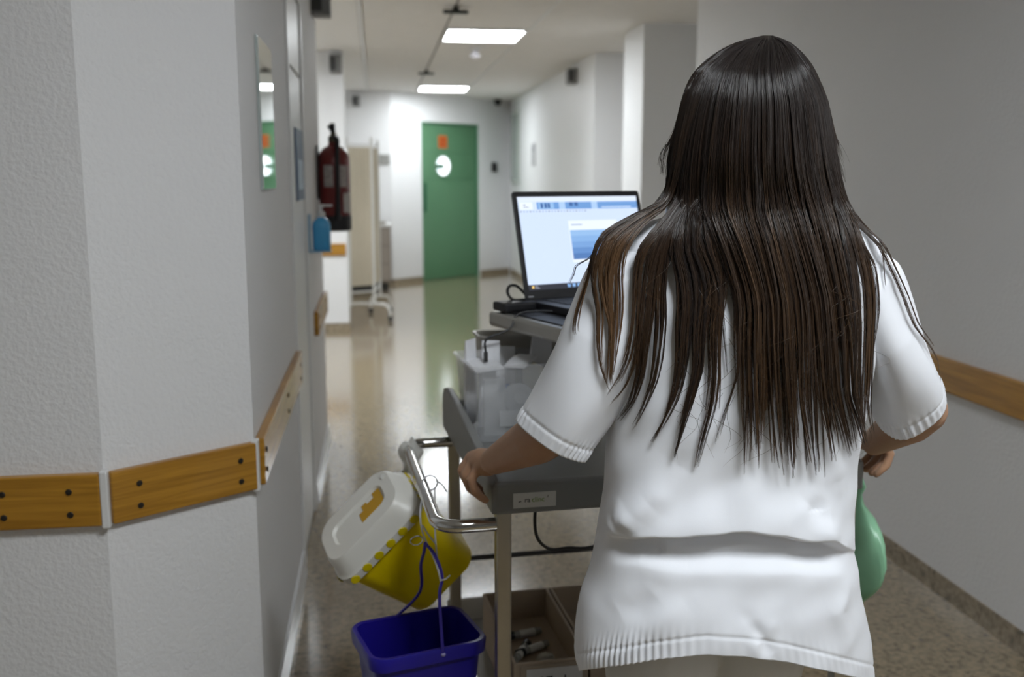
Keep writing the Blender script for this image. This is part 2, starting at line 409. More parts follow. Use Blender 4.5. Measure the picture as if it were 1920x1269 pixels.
# hand sanitiser: bracket, bottle, pump
sx, sy = -0.236, 4.30
M_blue_l = mat('blue_gel', (0.07, 0.40, 0.74), 0.25, coat=0.4)
br = thing('bottle_bracket', 'clear blue plastic wall bracket holding the sanitiser bottle', 'bracket', (XL, sy, 1.09))
MB().box((XL+0.001, sy-0.05, 1.09), (XL+0.008, sy+0.05, 1.25)).build('back_plate', mat('pale_blue_plastic', (0.30, 0.50, 0.66), 0.3), br, bevel=0.002)
MB().box((XL+0.006, sy-0.045, 1.089), (sx+0.04, sy+0.045, 1.096)).build('ledge', MATS['pale_blue_plastic'], br, bevel=0.002)
bo = thing('sanitizer_bottle', 'bright blue hand sanitiser bottle with white pump on left wall', 'bottle', (sx, sy, 1.097))
def sq_ring(w_, d_, z, r): return [Vector((sx+x, sy+y, z)) for x, y in rrect(w_, d_, r)]
MB().loft([sq_ring(.066,.05,1.097,.012), sq_ring(.074,.056,1.104,.014), sq_ring(.076,.058,1.20,.016), sq_ring(.070,.052,1.218,.018), sq_ring(.042,.038,1.232,.016), sq_ring(.030,.030,1.238,.014)]).build('body', M_blue_l, bo, smooth=True)
MB().lathe([(0.0155, 1.238), (0.0165, 1.24), (0.0165, 1.258), (0.008, 1.262), (0.006, 1.264), (0.006, 1.282)], (sx, sy, 0), 16).build('pump_collar', mat('pump_white', (0.72, 0.73, 0.72), 0.4), bo, smooth=True)
MB().box((sx-0.012, sy-0.012, 1.280), (sx+0.014, sy+0.012, 1.292)).box((sx+0.01, sy-0.006, 1.283), (sx+0.048, sy+0.006, 1.291)).build('pump_nozzle', MATS['pump_white'], bo, bevel=0.003)

# fire extinguisher
ex, ey = -0.205, 5.02
fe = thing('fire_extinguisher', 'dark red fire extinguisher with black hose on the left wall', 'extinguisher', (ex, ey, 1.14))
M_red = mat('extinguisher_red', (0.16, 0.012, 0.012), 0.28, coat=0.4)
MB().lathe([(0.002, 1.215), (0.075, 1.215), (0.0775, 1.22), (0.0775, 1.50), (0.072, 1.525), (0.05, 1.55), (0.028, 1.562), (0.024, 1.58)], (ex, ey, 0), 32).build('cylinder', M_red, fe, smooth=True)
MB().lathe([(0.07, 1.142), (0.079, 1.15), (0.080, 1.218), (0.074, 1.222)], (ex, ey, 0), 32).build('base_ring', M_black, fe, smooth=True)
MB().lathe([(0.024, 1.575), (0.026, 1.58), (0.026, 1.605), (0.016, 1.61), (0.014, 1.625)], (ex, ey, 0), 16).build('valve', mat('dull_brass', (0.12, 0.11, 0.08), 0.4, 0.7), fe, smooth=True)
MB().box((-0.012, -0.09, 0), (0.012, 0.02, 0.009), Matrix.Translation((ex, ey, 1.622)) @ Matrix.Rotation(R_(-25), 4, 'X')).box((-0.011, -0.085, -0.02), (0.011, 0.02, -0.012), Matrix.Translation((ex, ey, 1.622)) @ Matrix.Rotation(R_(4), 4, 'X')).build('lever', M_black, fe, bevel=0.003)
MB().tube([(ex-0.02, ey, 1.655), (ex-0.012, ey-0.01, 1.645), (ex, ey-0.005, 1.625)], 0.010, 10).build('carry_grip', M_black, fe, smooth=True)
hose = catmull([(ex+0.01, ey-0.02, 1.60), (ex+0.022, ey-0.065, 1.585), (ex+0.02, ey-0.093, 1.53), (ex+0.02, ey-0.094, 1.40), (ex+0.018, ey-0.094, 1.27), (ex+0.014, ey-0.09, 1.20)], 20)
MB().tube(hose, [0.011]*16 + [0.013, 0.014, 0.015, 0.015], 10).build('hose', M_black, fe, smooth=True)
def cyl_patch(r, a0, a1, z0, z1, n=8):
    s = MB(); rings = []
    for z in (z0, z1):
        rings.append([Vector((ex+r*math.cos(R_(a0+(a1-a0)*k/n)), ey+r*math.sin(R_(a0+(a1-a0)*k/n)), z)) for k in range(n+1)])
    return s.loft(rings, False, False)
M_lab = mat('faded_label', (0.42, 0.38, 0.36), 0.5, noise=(60, 0.5))
cyl_patch(0.0782, 232, 268, 1.36, 1.465).build('label', M_lab, fe)
cyl_patch(0.0782, 292, 326, 1.36, 1.465).build('label', M_lab, fe)
cyl_patch(0.0782, 305, 340, 1.235, 1.33).build('label', mat('white_label', (0.55, 0.53, 0.5), 0.5, noise=(50, 0.3)), fe)
MB().box((XL+0.001, ey-0.03, 1.30), (ex-0.076, ey+0.03, 1.56)).build('wall_hook', M_dkgrey, fe)

# ================================================================== FAR END THINGS
fs = thing('folding_screen', 'beige cloth folding screen on white wheeled frame beside the pillar', 'folding screen', (-0.06, 9.75, 0.0))
M_cloth_b = mat('beige_screen_cloth', (0.62, 0.56, 0.44), 0.85, noise=(30, 0.06))
p0, p1, p2 = Vector((-0.27, 9.66, 0)), Vector((-0.04, 9.78, 0)), Vector((0.02, 10.4, 0))
def zz(p, z): return Vector((p.x, p.y, z))
for a, b in ((p0, p1), (p1, p2)):
    u = (b-a); n = Vector((u.y, -u.x, 0)).normalized(); rings = []
    for j in range(9):
        z = 0.36 + (1.70-0.36)*j/8
        rings.append([zz(a+u*(k/24), z) + n*(0.012*math.sin(k*1.9)*(0.6+0.4*math.cos(j))) for k in range(25)])
    MB().loft(rings, False, False).build('cloth_panel', M_cloth_b, fs, smooth='all')
M_frame = mat('white_tube_frame', (0.78, 0.78, 0.75), 0.35)
for p in (p0, p1, p2):
    MB().tube([zz(p, 0.17), zz(p, 1.79)], 0.0135, 10).build('upright', M_frame, fs, smooth=True)
for a, b in ((p0, p1), (p1, p2)):
    for z in (0.30, 1.72): MB().tube([zz(a, z), zz(b, z)], 0.008, 8).build('cross_rail', M_frame, fs, smooth=True)
for c_, d_ in ((p1+Vector((-0.07, 0, 0)), Vector((1, -0.25, 0)).normalized()), (p2, Vector((0.45, 0.05, 0)))):
    path = [zz(c_-d_*0.23, 0.055), zz(c_-d_*0.225, 0.11), zz(c_-d_*0.19, 0.16), zz(c_-d_*0.12, 0.175), zz(c_+d_*0.12, 0.175), zz(c_+d_*0.19, 0.16), zz(c_+d_*0.225, 0.11), zz(c_+d_*0.23, 0.055)]
    MB().tube(catmull(path, 24), 0.014, 10).build('foot', M_frame, fs, smooth=True)
    for s_ in (-1, 1):
        q = c_+d_*(0.23*s_)
        MB().lathe([(0.006, -0.011), (0.026, -0.011), (0.028, 0), (0.026, 0.011), (0.006, 0.011)], zz(q, 0.028), 16, Matrix.Rotation(R_(90), 4, 'X')).build('caster', M_dkgrey, fs, smooth=True)
cb = thing('drawer_cabinet', 'beige grey drawer cabinet with white top behind the folding screen', 'cabinet', (-0.2, 12.75, 0))
MB().box((-0.62, 12.45, 0.10), (0.165, 13.02, 0.80)).build('body', mat('taupe_laminate', (0.33, 0.29, 0.25), 0.5), cb, bevel=0.004)
MB().box((-0.64, 12.43, 0.80), (0.18, 13.04, 0.835)).build('worktop', M_white, cb, bevel=0.004)
for k in range(3):
    dr = MB().box((-0.60, 12.432, 0.13+k*0.222), (0.15, 12.449, 0.335+k*0.222)).build('drawer', mat('taupe_front', (0.40, 0.355, 0.31), 0.5), cb, bevel=0.003)
    MB().box((-0.30, 12.412, 0.235+k*0.222), (-0.16, 12.432, 0.25+k*0.222)).build('handle', M_steel, dr, bevel=0.003)
MB().box((-0.58, 12.5, 0.0), (0.13, 12.98, 0.10)).build('plinth', M_dkgrey, cb)
tr = thing('metal_tray', 'small metal tray lying on the white cabinet top', 'tray', (0.02, 12.6, 0.836))
MB().box((-0.10, 12.5, 0.836), (0.11, 12.72, 0.84)).build('tray_floor', M_steel, tr)
MB().box((-0.10, 12.5, 0.84), (-0.094, 12.72, 0.862)).box((0.104, 12.5, 0.84), (0.11, 12.72, 0.862)).box((-0.094, 12.5, 0.84), (0.104, 12.506, 0.862)).box((-0.094, 12.714, 0.84), (0.104, 12.72, 0.862)).build('tray_rim', M_steel, tr)
sg = thing('wall_plaque', 'plain grey sign plate on the far wall above the cabinet', 'sign', (0.06, 13.21, 1.58))
MB().box((-0.08, 13.205, 1.585), (0.185, 13.219, 1.715)).build('plate', mat('grey_sign', (0.33, 0.33, 0.31), 0.5), sg, bevel=0.003)
MB().box((-0.05, 13.203, 1.66), (0.15, 13.2055, 1.675)).build('print_line', mat('sign_print', (0.24, 0.24, 0.23), 0.6), sg)

def ew(x, y, z): return EM @ Vector((x, y, z))
cr = thing('card_reader', 'small black card reader on the end wall right of the green door', 'card reader', ew(1.98, 0, 1.5))
MB().box((1.935, -0.035, 1.50), (2.03, -0.001, 1.635), EM).build('case', M_black, cr, bevel=0.006)
MB().box((1.955, -0.037, 1.58), (2.01, -0.034, 1.615), EM).build('reader_window', mat('reader_grey', (0.06, 0.06, 0.065), 0.2), cr)
dc = thing('security_camera', 'small black dome camera under the ceiling right of the green door', 'camera', ew(1.97, -0.1, 2.4))
MB().lathe([(0.002, 0), (0.055, 0), (0.055, -0.02), (0.048, -0.03)], ew(1.97, -0.1, ZC-0.002), 20).build('mount', M_dkgrey, dc, smooth=True)
MB().lathe([(0.048, -0.03), (0.046, -0.05), (0.034, -0.075), (0.015, -0.087), (0.002, -0.09)], ew(1.97, -0.1, ZC-0.002), 20).build('dome', M_black, dc, smooth=True)
nb = thing('glass_board', 'pale green glazed notice board on the right wall near the end', 'notice board', (1.985, 14.1, 1.3))
MB().box((1.968, 13.72, 1.32), (1.988, 14.52, 2.36)).build('frame', mat('pale_frame', (0.52, 0.56, 0.52), 0.35), nb, bevel=0.004)
MB().box((1.962, 13.78, 1.38), (1.9675, 14.46, 2.30)).build('pane', mat('greenish_glass', (0.40, 0.47, 0.43), 0.12, noise=(5, 0.2)), nb)
wp = thing('room_plate', 'narrow pale grey room plate on the right wall above the laptop corner', 'sign', (1.98, 12.5, 1.55))
MB().box((1.975, 12.36, 1.56), (1.989, 12.62, 1.84)).build('plate', mat('pale_grey_plate', (0.50, 0.50, 0.51), 0.4), wp, bevel=0.003)
MB().box((1.973, 12.42, 1.74), (1.9755, 12.56, 1.80)).build('print_block', mat('plate_print', (0.36, 0.36, 0.38), 0.5), wp)
hk = thing('wall_dispenser', 'small dark dispenser on the right wall just left of the laptop', 'dispenser', (1.95, 13.6, 1.0))
MB().box((1.93, 13.54, 1.02), (1.989, 13.66, 1.20)).build('case', M_dkgrey, hk, bevel=0.01)
MB().box((1.945, 13.57, 0.99), (1.975, 13.63, 1.02)).build('spout', M_black, hk, bevel=0.004)
# ================================================================== THE CART
CY_ = R_(4.0)
cu_ = Vector((math.cos(CY_), math.sin(CY_), 0)); cv_ = Vector((-math.sin(CY_), math.cos(CY_), 0)); CO = Vector((0.2, 1.72, 0))
CM = Matrix(((cu_.x, cv_.x, 0, CO.x), (cu_.y, cv_.y, 0, CO.y), (0, 0, 1, 0), (0, 0, 0, 1)))
CW, CL = 0.75, 0.66
def cp(u, v, z): return CM @ Vector((u, v, z))
cart = thing('medical_cart', 'grey two-level hospital trolley with steel posts pushed by the person', 'cart', cp(CW/2, CL/2, 0))
M_tray = mat('grey_tray', (0.24, 0.245, 0.24), 0.42, noise=(5, 0.05))
MB().box((0.016, 0.016, 0.812), (CW-0.016, CL-0.016, 0.832), CM).build('tray_top', M_tray, cart, bevel=0.004)
front = MB().box((0.0, -0.004, 0.788), (CW, 0.018, 0.85), CM).build('tray_front', M_tray, cart, bevel=0.008, seg=3)
MB().box((0.0, CL-0.018, 0.788), (CW, CL, 0.86), CM).build('tray_back', M_tray, cart, bevel=0.006, seg=3)
prof = [(0.0, 0.788), (0.0, 0.842), (0.06, 0.853), (0.2, 0.872), (0.36, 0.889), (0.50, 0.899), (0.60, 0.901), (0.645, 0.893), (0.665, 0.872), (0.668, 0.84), (0.668, 0.788)]
for u0 in (-0.002, CW-0.016):
    s = MB(); vs = [cp(u0, v, z) for v, z in prof] + [cp(u0+0.018, v, z) for v, z in prof]; n = len(prof)
    s.add(vs, [tuple(range(n))[::-1], tuple(range(n, 2*n))] + [(i, (i+1) % n, n+(i+1) % n, n+i) for i in range(n)])
    s.build('tray_side', M_tray, cart, bevel=0.005, seg=3)
pb = MB().box((0.008, 0.004, 0.07), (0.036, 0.032, 0.80), CM).build('post', M_steel, cart, bevel=0.003)
for du, dv in ((CW-0.044, 0), (0, CL-0.036), (CW-0.044, CL-0.036)):
    MB().box((0.008+du, 0.004+dv, 0.07), (0.036+du, 0.032+dv, 0.80), CM).build('post', M_steel, cart, bevel=0.003)
for u in (0.022, CW-0.022):
    for v in (0.018, CL-0.018):
        MB().lathe([(0.008, -0.012), (0.036, -0.012), (0.04, -0.006), (0.04, 0.006), (0.036, 0.012), (0.008, 0.012)], cp(u, v, 0.040), 20, CM.to_3x3().to_4x4() @ Matrix.Rotation(R_(90), 4, 'Y')).build('caster', M_dkgrey, cart, smooth=True)
MB().box((0.03, 0.0, 0.275), (CW-0.03, CL, 0.29), CM).build('lower_shelf', mat('shelf_grey', (0.38, 0.38, 0.37), 0.5), cart, bevel=0.003)
MB().box((0.0, CL-0.03, 0.285), (CW, CL-0.018, 0.345), CM).build('lower_shelf_rim', mat('shelf_rim_white', (0.66, 0.65, 0.62), 0.4), cart, bevel=0.003)
MB().tube([cp(0.02, CL-0.01, 0.445), cp(CW-0.02, CL-0.01, 0.445)], 0.007, 8).build('brace_bar', M_dkgrey, cart, smooth=True)
# chrome handle loop on the left side
hz = 0.765
hp = [cp(0.012, 0.018, hz), cp(-0.055, 0.018, hz)] + arc(cp(-0.055, 0.062, hz), 0.044, -90, -180, 8, cu_, cv_)[1:] + \
     arc(cp(-0.055, 0.565, hz), 0.044, 180, 90, 8, cu_, cv_) + [cp(0.012, 0.609, hz)]
def left_loop(x):   # the loop leans outwards
    return x
MB().tube(hp, 0.0128, 16).build('push_handle', M_chrome, cart, smooth=True)
hp2 = [Vector(p) for p in hp]
# maker's sticker on the tray front
MB().box((0.037, -0.0055, 0.8005), (0.118, -0.0042, 0.829), CM).build('sticker', mat('sticker_white', (0.66, 0.66, 0.64), 0.5, noise=(40, 0.08)), front)
TM = CM @ Matrix.Translation((0.058, -0.0057, 0.811)) @ Matrix.Rotation(R_(90), 4, 'X')
text_mesh('sticker_text', 'ra', 0.0135, mat('sticker_ink', (0.05, 0.05, 0.05), 0.6), TM, front)
text_mesh('sticker_text', 'clinc', 0.0135, mat('sticker_green', (0.22, 0.38, 0.05), 0.6), TM @ Matrix.Translation((0.0138, 0, 0)), front)
MB().tube([cp(0.047, -0.0055, 0.812), cp(0.052, -0.0055, 0.8135)], 0.0009, 6).build('sticker_mark', MATS['sticker_ink'], front)
MB().tube([cp(0.102, -0.0055, 0.818), cp(0.103, -0.0055, 0.822)], 0.0007, 6).build('sticker_mark', MATS['sticker_ink'], front)

# swivelled laptop shelf on its pole
LY = R_(22)
lr = Vector((math.cos(LY), math.sin(LY), 0)); lb = Vector((math.sin(LY), -math.cos(LY), 0)); LC = Vector((0.252, 2.252, 0))
LM = Matrix(((lr.x, -lb.x, 0, LC.x), (lr.y, -lb.y, 0, LC.y), (0, 0, 1, 0), (0, 0, 0, 1)))     # x right, y away from the user
shelf = MB().box((0.0, -0.37, 1.062), (0.56, 0.0, 1.096), LM).build('laptop_shelf', mat('shelf_steel', (0.40, 0.39, 0.36), 0.4, 0.6), cart, bevel=0.008, seg=3)
MB().box((0.02, -0.35, 1.0962), (0.54, -0.02, 1.099), LM).build('rubber_mat', M_black, shelf, bevel=0.001)
pp = LM @ Vector((0.16, -0.19, 0))
MB().tube([zz(pp, 0.832), zz(pp, 1.062)], 0.0125, 12).build('shelf_pole', M_steel, cart, smooth=True)
pp2 = LM @ Vector((0.44, -0.19, 0))
MB().tube([zz(pp2, 0.832), zz(pp2, 1.062)], 0.0125, 12).build('shelf_pole', M_steel, cart, smooth=True)

# laptop
lap = thing('laptop', 'open black laptop with a bright blue-white screen on the cart shelf', 'laptop', LM @ Vector((0.28, -0.13, 1.10)))
LB = LM @ Matrix.Translation((0.095, -0.012, 1.1000))
lw = 0.375
MB().prism(rrect(lw, 0.255, 0.012), 0.0, 0.018, LB @ Matrix.Translation((lw/2, -0.1275, 0))).build('base', mat('laptop_graphite', (0.02, 0.021, 0.025), 0.4), lap, bevel=0.002)
kb = MB().box((0.03, -0.13, 0.0181), (lw-0.03, -0.025, 0.0186), LB).build('keyboard', M_black, lap)
key = None
for r_i in range(5):
    for c_i in range(14):
        x = 0.034+c_i*0.0218; y = -0.048-r_i*0.0195
        if key is None: key = MB().box((x, y, 0.0186), (x+0.018, y+0.016, 0.0200), LB).build('key', mat('key_black', (0.018, 0.018, 0.02), 0.5), kb)
        else: dup(key, kb, (LB.to_3x3() @ Vector((c_i*0.0218, -r_i*0.0195, 0))))
MB().box((0.135, -0.235, 0.0181), (0.245, -0.15, 0.0186), LB).build('touchpad', mat('touchpad', (0.03, 0.03, 0.034), 0.3), lap)
LT = LB @ Matrix.Translation((0, 0, 0.017)) @ Matrix.Rotation(R_(-15), 4, 'X')       # lid: x right, z up the lid, -y to the user
lh = 0.262
lid = MB().prism(rrect(lw, lh, 0.008), -0.006, 0.0, LT @ Matrix.Translation((lw/2, 0, lh/2)) @ Matrix.Rotation(R_(90), 4, 'X')).build('lid', mat('lid_black', (0.012, 0.012, 0.014), 0.4), lap, bevel=0.0015)
def scr_rect(name, x0, z0, x1, z1, m, lift):
    return MB().box((x0, -0.0003-lift, z0), (x1, -lift+0.0002, z1), LT).build(name, m, lid)
def em(name, c, s): return mat(name, tuple(q*0.3 for q in c), 0.25, emit=c, estr=s)
SB = 0.285
x0, x1, z0, z1 = 0.012, lw-0.012, 0.022, lh-0.014
scr_rect('screen_page', x0, z0+0.013, x1, z1, em('screen_page', (0.62, 0.73, 0.93), SB), 0.0004)
scr_rect('screen_taskbar', x0, z0, x1, z0+0.013, em('screen_taskbar', (0.03, 0.032, 0.045), SB), 0.0004)
scr_rect('screen_tab_bar', x0, z1-0.012, x1, z1, em('screen_tab', (0.72, 0.80, 0.94), SB), 0.0008)
scr_rect('screen_banner', x0+0.052, z1-0.031, x1, z1-0.0135, em('screen_banner', (0.16, 0.33, 0.66), SB), 0.0008)
scr_rect('screen_banner_photo', x0+0.056, z1-0.030, x0+0.10, z1-0.0145, em('screen_banner_pale', (0.30, 0.50, 0.80), SB), 0.0012)
for bx in (0.062, 0.073, 0.082): scr_rect('screen_banner_shape', x0+bx, z1-0.028, x0+bx+0.007, z1-0.016, em('screen_navy', (0.06, 0.14, 0.36), SB), 0.0016)
for bx in (0.115, 0.21): scr_rect('screen_banner_gap', x0+bx, z1-0.031, x0+bx+0.018, z1-0.0135, em('screen_banner_light', (0.42, 0.60, 0.88), SB), 0.0012)
for bx in (0.145, 0.16): scr_rect('screen_banner_shape', x0+bx, z1-0.024, x0+bx+0.01, z1-0.0145, MATS['screen_navy'], 0.0016)
scr_rect('screen_banner_text', x0+0.24, z1-0.0285, x0+0.33, z1-0.0265, em('screen_txt', (0.7, 0.82, 0.97), SB), 0.0016)
scr_rect('screen_logo', x0+0.004, z1-0.031, x0+0.04, z1-0.0135, em('screen_white', (0.80, 0.87, 0.97), SB), 0.0008)
scr_rect('screen_logo_mark', x0+0.014, z1-0.021, x0+0.02, z1-0.019, em('screen_ink', (0.2, 0.22, 0.3), SB), 0.0012)
scr_rect('screen_logo_mark', x0+0.014, z1-0.026, x0+0.028, z1-0.0245, MATS['screen_ink'], 0.0012)
for k in range(22): scr_rect('screen_icon', x0+0.004+k*0.0088, z1-0.0375, x0+0.0072+k*0.0088, z1-0.0345, em('screen_icon_a', (0.32, 0.40, 0.58), SB) if k % 3 else MATS['screen_ink'], 0.0008)
scr_rect('screen_dialog', x0+0.135, z0+0.062, x0+0.28, z1-0.060, MATS['screen_white'], 0.0008)
scr_rect('screen_dialog_text', x0+0.143, z1-0.072, x0+0.175, z1-0.0695, em('screen_grey', (0.36, 0.44, 0.6), SB), 0.0012)
for k, c in enumerate(((0.30, 0.50, 0.80), (0.24, 0.43, 0.75), (0.19, 0.36, 0.68), (0.13, 0.27, 0.57), (0.09, 0.20, 0.46))):
    zt = z1-0.084-k*0.0145; scr_rect('screen_dialog_picture', x0+0.137, zt-0.0145, x0+0.278, zt, em('screen_sea_%d' % k, c, SB), 0.0012)
scr_rect('screen_weather_icon', x0+0.009, z0+0.004, x0+0.015, z0+0.010, em('screen_sun', (0.9, 0.62, 0.2), SB), 0.0008)
for k in range(2): scr_rect('screen_taskbar_text', x0+0.018, z0+0.0035+k*0.004, x0+0.03-k*0.004, z0+0.0055+k*0.004, em('screen_taskgrey', (0.35, 0.36, 0.42), SB), 0.0008)
for k in range(6): scr_rect('screen_taskbar_icon', x0+0.11+k*0.014, z0+0.003, x0+0.118+k*0.014, z0+0.011, em('screen_taskblue', (0.25, 0.45, 0.8), SB), 0.0008)
MB().box((0.008, -0.0010, 0.006), (0.022, -0.0002, 0.0085), LT).build('lid_badge', mat('badge', (0.4, 0.4, 0.42), 0.4), lid)
# charger and cables on the shelf
ad = thing('power_adapter', 'black power adapter lying behind the laptop on the shelf', 'adapter', LM @ Vector((0.06, -0.03, 1.099)))
MB().box((0.004, -0.072, 1.0993), (0.09, -0.012, 1.121), LM).build('brick', M_black, ad, bevel=0.006, seg=3)
lc = [LM @ Vector(p) for p in ((0.11, 0.004, 1.122), (0.085, 0.012, 1.148), (0.062, 0.008, 1.150), (0.05, -0.004, 1.136), (0.056, -0.02, 1.121), (0.075, -0.045, 1.123))]
MB().tube(catmull(lc, 24), 0.0035, 8).build('cable', M_black, ad, smooth=True)
cbk = thing('charging_cable', 'thin black cable hanging from the laptop shelf into the box', 'cable', LM @ Vector((0.05, -0.1, 1.0)))
pts = [LM @ Vector((0.10, -0.13, 1.104)), LM @ Vector((0.05, -0.12, 1.106)), LM @ Vector((0.012, -0.115, 1.100)), LM @ Vector((-0.012, -0.12, 1.07)), Vector((0.235, 2.13, 1.05)), Vector((0.232, 2.125, 1.02))]
MB().tube(catmull(pts, 24), 0.0026, 8).build('cord', M_black, cbk, smooth=True)
MB().tube([Vector((0.232, 2.125, 1.022)), Vector((0.232, 2.124, 1.0))], 0.005, 8).build('plug', M_dkgrey, cbk, smooth=True)
cb2 = thing('hanging_cord', 'thin black cord drooping below the grey tray', 'cord', cp(0.1, 0.05, 0.5))
MB().tube(catmull([cp(0.09, 0.03, 0.812), cp(0.086, 0.03, 0.76), cp(0.095, 0.04, 0.72), cp(0.125, 0.06, 0.69), cp(0.165, 0.08, 0.682), cp(0.22, 0.10, 0.672), cp(0.30, 0.12, 0.69)], 30), 0.0032, 8).build('cord', M_black, cb2, smooth=True)

# clear box of packets on the tray
M_clear = mat('translucent_plastic', (0.80, 0.82, 0.84), 0.22, alpha=0.28, spec=0.5)
M_pack = mat('packet_paper', (0.80, 0.81, 0.84), 0.45, noise=(30, 0.05))
M_film = mat('clear_film', (0.86, 0.88, 0.9), 0.12, alpha=0.30)
BX = Matrix.Translation((0.196, 2.045, 0.8335)) @ Matrix.Rotation(R_(7), 4, 'Z')
bxo = thing('storage_box', 'translucent plastic box packed with medical supplies on the tray', 'box', BX @ Vector((0.14, 0.1, 0)))
bw_, bd_, bh_ = 0.27, 0.20, 0.165
def frustum_box(w_, d_, h_, inset, t, M):
    s = MB()
    def ring(e, z, r): return [M @ Vector((w_/2+x, d_/2+y, z)) for x, y in rrect(w_-2*e, d_-2*e, r)]
    s.loft([ring(inset, 0, 0.014), ring(0, h_, 0.016), ring(-0.006, h_+0.001, 0.02), ring(-0.006, h_+0.006, 0.02), ring(t, h_+0.005, 0.014), ring(inset+t, t, 0.012)], True)
    return s
frustum_box(bw_, bd_, bh_, 0.012, 0.0022, BX).build('bin', M_clear, bxo, smooth=True)
MB().box((0.06, 0.0055, 0.035), (0.14, 0.0072, 0.07), BX).build('label_holder', M_film, bxo)
MB().box((0.160, 0.016, 0.01), (0.1622, 0.185, 0.158), BX).build('divider', mat('cream_divider', (0.70, 0.68, 0.56), 0.5), bxo)
def packet(loc, size, rot, label, m=None, stripe=None):
    M = BX @ Matrix.Translation(loc) @ Matrix.Rotation(R_(rot[2]), 4, 'Z') @ Matrix.Rotation(R_(rot[0]), 4, 'X') @ Matrix.Rotation(R_(rot[1]), 4, 'Y')
    t = thing('supply_packet', label, 'packet', M @ Vector((0, 0, 0)), 'packets in the clear box')
    w_, d_, h_ = size
    rings = []
    for k in range(7):
        f = k/6; b = math.sin(math.pi*f)**0.5; dd = 0.0012+d_*b
        rings.append([M @ Vector((x, y, h_*f)) for x, y in rrect(w_*(0.96+0.04*b), max(dd, 0.0024), min(dd, w_)*0.3)])
    MB().loft(rings).build('pouch', m or M_pack, t, smooth=True)
    MB().box((-w_*0.48, -0.001, h_*0.97), (w_*0.48, 0.001, h_*1.03), M).build('seal', m or M_pack, t)
    if stripe: MB().box((-w_*0.3, -d_/2-0.0012, h_*0.4), (w_*0.3, -d_/2-0.0004, h_*0.5), M).build('print', mat('print_blue', (0.12, 0.25, 0.62), 0.5), t)
packet((0.022, 0.13, 0.012), (0.034, 0.012, 0.195), (4, -4, 35), 'tall white packet standing at the left end of the clear box')
packet((0.055, 0.10, 0.012), (0.046, 0.014, 0.190), (-5, 5, 12), 'wide white packet standing beside the cable in the clear box')
packet((0.105, 0.165, 0.012), (0.060, 0.012, 0.165), (-8, 2, -5), 'white packet with a small blue print in the clear box', stripe=True)
packet((0.178, 0.150, 0.012), (0.055, 0.012, 0.185), (-3, 8, 10), 'white packet leaning at the right end of the clear box')
packet((0.05, 0.050, 0.150), (0.075, 0.010, 0.075), (-78, 0, 14), 'white packet lying flat on top at the box front')
packet((0.105, 0.060, 0.153), (0.05, 0.010, 0.085), (-80, 0, -38), 'slanted white packet lying flat across the box middle')
packet((0.052, 0.022, 0.012), (0.050, 0.018, 0.125), (0, 0, 0), 'clear film pouch pressed against the front of the box', M_film)
packet((0.205, 0.030, 0.012), (0.075, 0.020, 0.120), (-2, 0, 3), 'clear film pouch at the front right of the box', M_film)
cu2 = thing('plastic_mouthpiece', 'clear plastic mouthpiece with a white cap behind the box front', 'medical part', BX @ Vector((0.115, 0.03, 0.05)))
MB().lathe([(0.014, -0.018), (0.034, -0.016), (0.038, 0.0), (0.034, 0.016), (0.020, 0.024), (0.014, 0.03)], BX @ Vector((0.112, 0.042, 0.085)), 20, Matrix.Rotation(R_(70), 4, 'X')).build('cup', mat('cup_clear', (0.60, 0.62, 0.66), 0.12, alpha=0.6), cu2, smooth=True)
MB().ellipsoid(BX @ Vector((0.108, 0.017, 0.088)), (0.010, 0.005, 0.007)).build('cap', mat('cap_white', (0.9, 0.9, 0.9), 0.3), cu2, smooth='all')
# second, darker clear bin behind
B2 = Matrix.Translation((0.235, 2.274, 0.8335)) @ Matrix.Rotation(R_(4), 4, 'Z')
b2o = thing('storage_bin', 'taller smoky translucent bin behind the clear supply box', 'bin', B2 @ Vector((0.1, 0.04, 0)))
frustum_box(0.24, 0.085, 0.195, 0.006, 0.002, B2).build('bin', mat('smoky_plastic', (0.42, 0.40, 0.36), 0.25, alpha=0.75), b2o, smooth=True)
MB().box((0.02, -0.0035, 0.09), (0.07, -0.0015, 0.13), B2).build('label', M_pack, b2o)

# ---------------------------------------------------------- lower shelf: sample boxes
M_card = mat('beige_card', (0.40, 0.32, 0.24), 0.75, noise=(14, 0.06))
def tray_box(u0, v0, u1, v1, zb, h, label, name='sample_box'):
    t = thing(name, label, 'box', cp((u0+u1)/2, (v0+v1)/2, zb), 'card boxes on the lower shelf')
    w_ = 0.007
    MB().box((u0+w_, v0+w_, zb), (u1-w_, v1-w_, zb+0.055), CM).build('bottom', M_card, t)
    fr = MB().box((u0, v0, zb), (u1, v0+w_, zb+h), CM).build('front_side', M_card, t, bevel=0.002)
    MB().box((u0, v1-w_, zb), (u1, v1, zb+h), CM).build('back_side', M_card, t, bevel=0.002)
    MB().box((u0, v0+w_, zb), (u0+w_, v1-w_, zb+h), CM).build('left_side', M_card, t, bevel=0.002)
    MB().box((u1-w_, v0+w_, zb), (u1, v1-w_, zb+h), CM).build('right_side', M_card, t, bevel=0.002)
    return t, fr
b1t, b1f = tray_box(0.068, 0.14, 0.228, 0.50, 0.2905, 0.125, 'beige card box with sample tubes and a name card, beside the steel post')
b2t, b2f = tray_box(0.232, 0.14, 0.46, 0.50, 0.2905, 0.125, 'beige card box of gauze half hidden by the white tunic')
MB().box((0.082, 0.1365, 0.335), (0.222, 0.1398, 0.41), CM).build('card_pocket', mat('pocket_tan', (0.36, 0.30, 0.23), 0.5), b1f, bevel=0.001)
